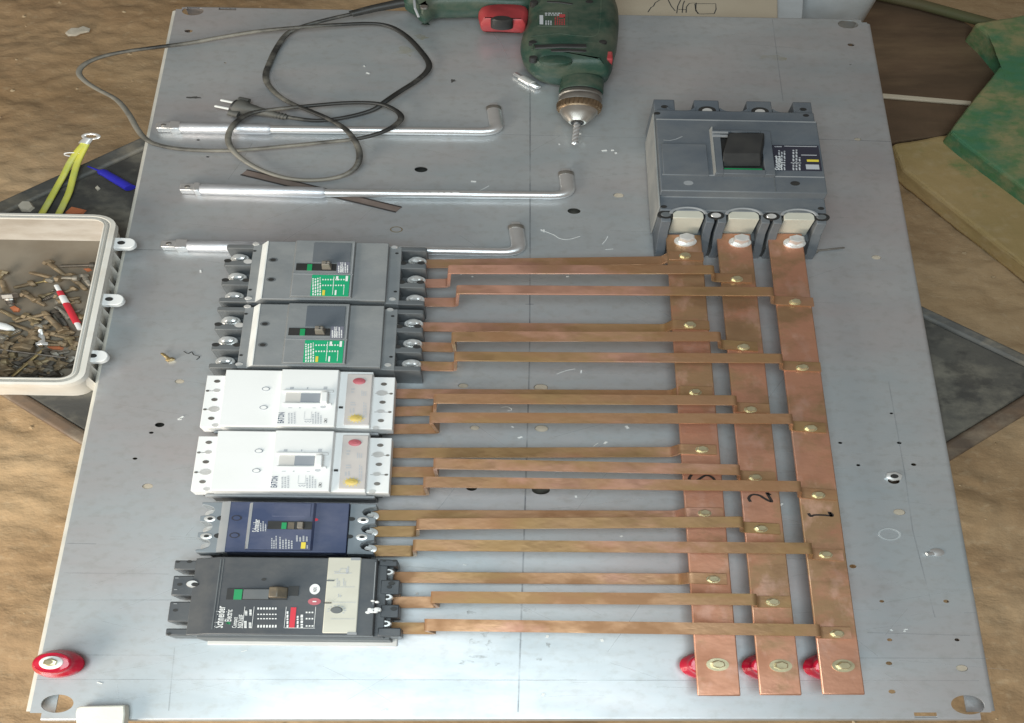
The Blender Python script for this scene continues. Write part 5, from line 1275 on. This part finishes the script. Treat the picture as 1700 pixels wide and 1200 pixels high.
make_bolt('dark_bolt', J(48, 565, fz+.016), J(72, 625, fz+.006), .0048, .0095, 'steel', 'dark wide-headed bolt standing in the white box left of the pen')
make_bolt('silver_anchor', J(262, 868, fz+.008), J(248, 742, fz+.008), .0034, .0062, 'zinc', 'silver anchor bolt in the white box', cat='bolt')
m = MB(); m.tube([J(0, 900, fz+.010), J(412, 952, fz+.012)], .0016, 8); tag(m.build('long_rod', M['steel'], None, org=tuple(J(0, 900, fz))), 'long thin steel rod across the bolts in the white box', 'rod')
m = MB(); m.tube([J(75, 1068, fz+.006), J(272, 898, fz+.012)], .0018, 8); tag(m.build('short_rod', M['oldbrass'], None, org=tuple(J(75, 1068, fz))), 'brownish rod slanting among the bolts at the box front', 'rod')
m = MB(); m.tube([J(95, 518, fz+.003), J(280, 474, fz+.003)], .0015, 8); m.lathe(J(283, 473, fz+.004), [(.004, -.001), (.004, .0015)], 12, axis=(1, .4, 0)); tag(m.build('thin_nail', M['oldbrass'], None, org=tuple(J(95, 518, fz))), 'thin nail in the white box above the pen', 'nail')
m = MB(); m.tube([J(300, 812, fz+.005), J(490, 822, fz+.006)], .0013, 8); tag(m.build('thin_wire', M['rust'], None, org=tuple(J(300, 812, fz))), 'thin dark wire in the white box below the pen', 'wire')
for (u, v, lb_) in ((38, 950, 'rusty hex nut in the white box near its left end'), (265, 1052, 'rusty hex nut in the white box near its front wall')):
    c = J(u, v, fz+.006); nn = thing('hex_nut', lb_, 'nut', Vector((c.x, c.y, fz)))
    MB().lathe(Vector((c.x, c.y, fz+.0005)), [(.0072, 0), (.0075, .001), (.0075, .0055), (.0066, .0062)], 6, ph=.5).build('nut_body', M['rust'], nn, smooth=25)
    MB().lathe(Vector((c.x, c.y, fz+.0068)), [(.0040, 0), (.0038, .0005)], 14).build('nut_bore', M['black'], nn)
for (poly, lb_) in (([(60,640),(95,628),(130,650),(120,668),(85,668)], 'reddish copper chip in the white box at left'), ([(290,880),(340,868),(400,890),(385,905),(320,900)], 'reddish chip in the white box among the front bolts'), ([(520,400),(560,396),(575,408),(545,418)], 'reddish chip in the white box by its right wall')):
    scrap('reddish_chip', [(u/3.748, 340 + v/3.748) for u, v in poly], fz, .003, 'orange', lb_, 'chip')
# red and white pen
pa, pb = J(350, 500, fz+.012), J(500, 775, fz+.020); d = pb - pa
pen = thing('marker_pen', 'red and white striped pen in the white box', 'pen', pa)
for t0_, t1_, mt, rr in ((0, .14, 'white', .0024), (.14, .25, 'red_p', .0031), (.25, .42, 'white', .0036), (.42, .86, 'red_p', .0036), (.86, 1, 'white', .0028)):
    MB().tube([pa + d*t0_, pa + d*(t0_+.01), pa + d*(t1_-.002)], [rr*.9, rr, rr], 16).build({'white': 'white_section', 'red_p': 'red_section'}[mt], M[mt], pen)
pts = [J(-40, 742, fz+.01), J(20, 756, fz+.01), J(62, 770, fz+.009), J(92, 782, fz+.008)]
tag(MB().tube(pts, [.006, .006, .0045, .0015], 14, flat=.6).build('white_tip', M['white'], None, org=tuple(J(0, 745, fz)), smooth=60), 'white tapered plastic piece at the left edge of the box', 'plastic piece')

# ------------------------------------------------------------------ earth wires and ferrule
ew = thing('earth_wire', 'yellow green wire pair with crimped ring lug above the white box', 'wire', P(100, 340, TZ))
zz = TZ
for pth, in (([(140,238,.030),(128,252,.026),(116,270,.020),(106,290,.014),(92,315,.008),(78,340,.006),(64,364,.006)],), ([(144,239,.030),(136,254,.024),(128,272,.018),(122,292,.014),(115,318,.008),(106,338,.006),(94,362,.006)],)):
    MB().tube(smooth_path([P(u, v, zz + z) for u, v, z in pth], 5), .0035, 12).build('insulated_wire', M['ywire'], ew, smooth=60)
lg_ = MB(); c = P(151, 226, zz+.033); lp = [c + Vector((.0075*math.cos(2*PI*k/28), .0050*math.sin(2*PI*k/28) , .001*math.sin(2*PI*k/28))) for k in range(29)]
lg_.tube(lp, .0020, 8, flat=.5); lg_.build('ring_lug', M['zinc'], ew)
MB().tube([P(146, 231, zz+.032), P(139, 239, zz+.030)], [.005, .0056], 12).build('crimp_barrel', M['zinc'], ew)
m = MB(); c = P(121, 258, zz+.022); m.tube([c + Vector((.0085*math.cos(2*PI*k/16), .002, .006*math.sin(2*PI*k/16))) for k in range(17)], .001, 6); m.build('tie_ring', M['white'], ew)
fe = thing('blue_ferrule', 'blue plastic ferrule on the table left of the plate', 'ferrule', P(180, 292, TZ))
a, b_ = P(168, 284, TZ+.010), P(216, 312, TZ+.012); d = (b_-a)
MB().tube([a, a + d*.08, a + d*.14, a + d*.55, b_], [.0048, .0062, .0056, .0062, .0066], 16).build('collar', M['bluep'], fe, smooth=50)
MB().tube([P(146, 276, TZ+.006), a + d*.05], [.0010, .0018], 10).build('pin', M['bluep'], fe)
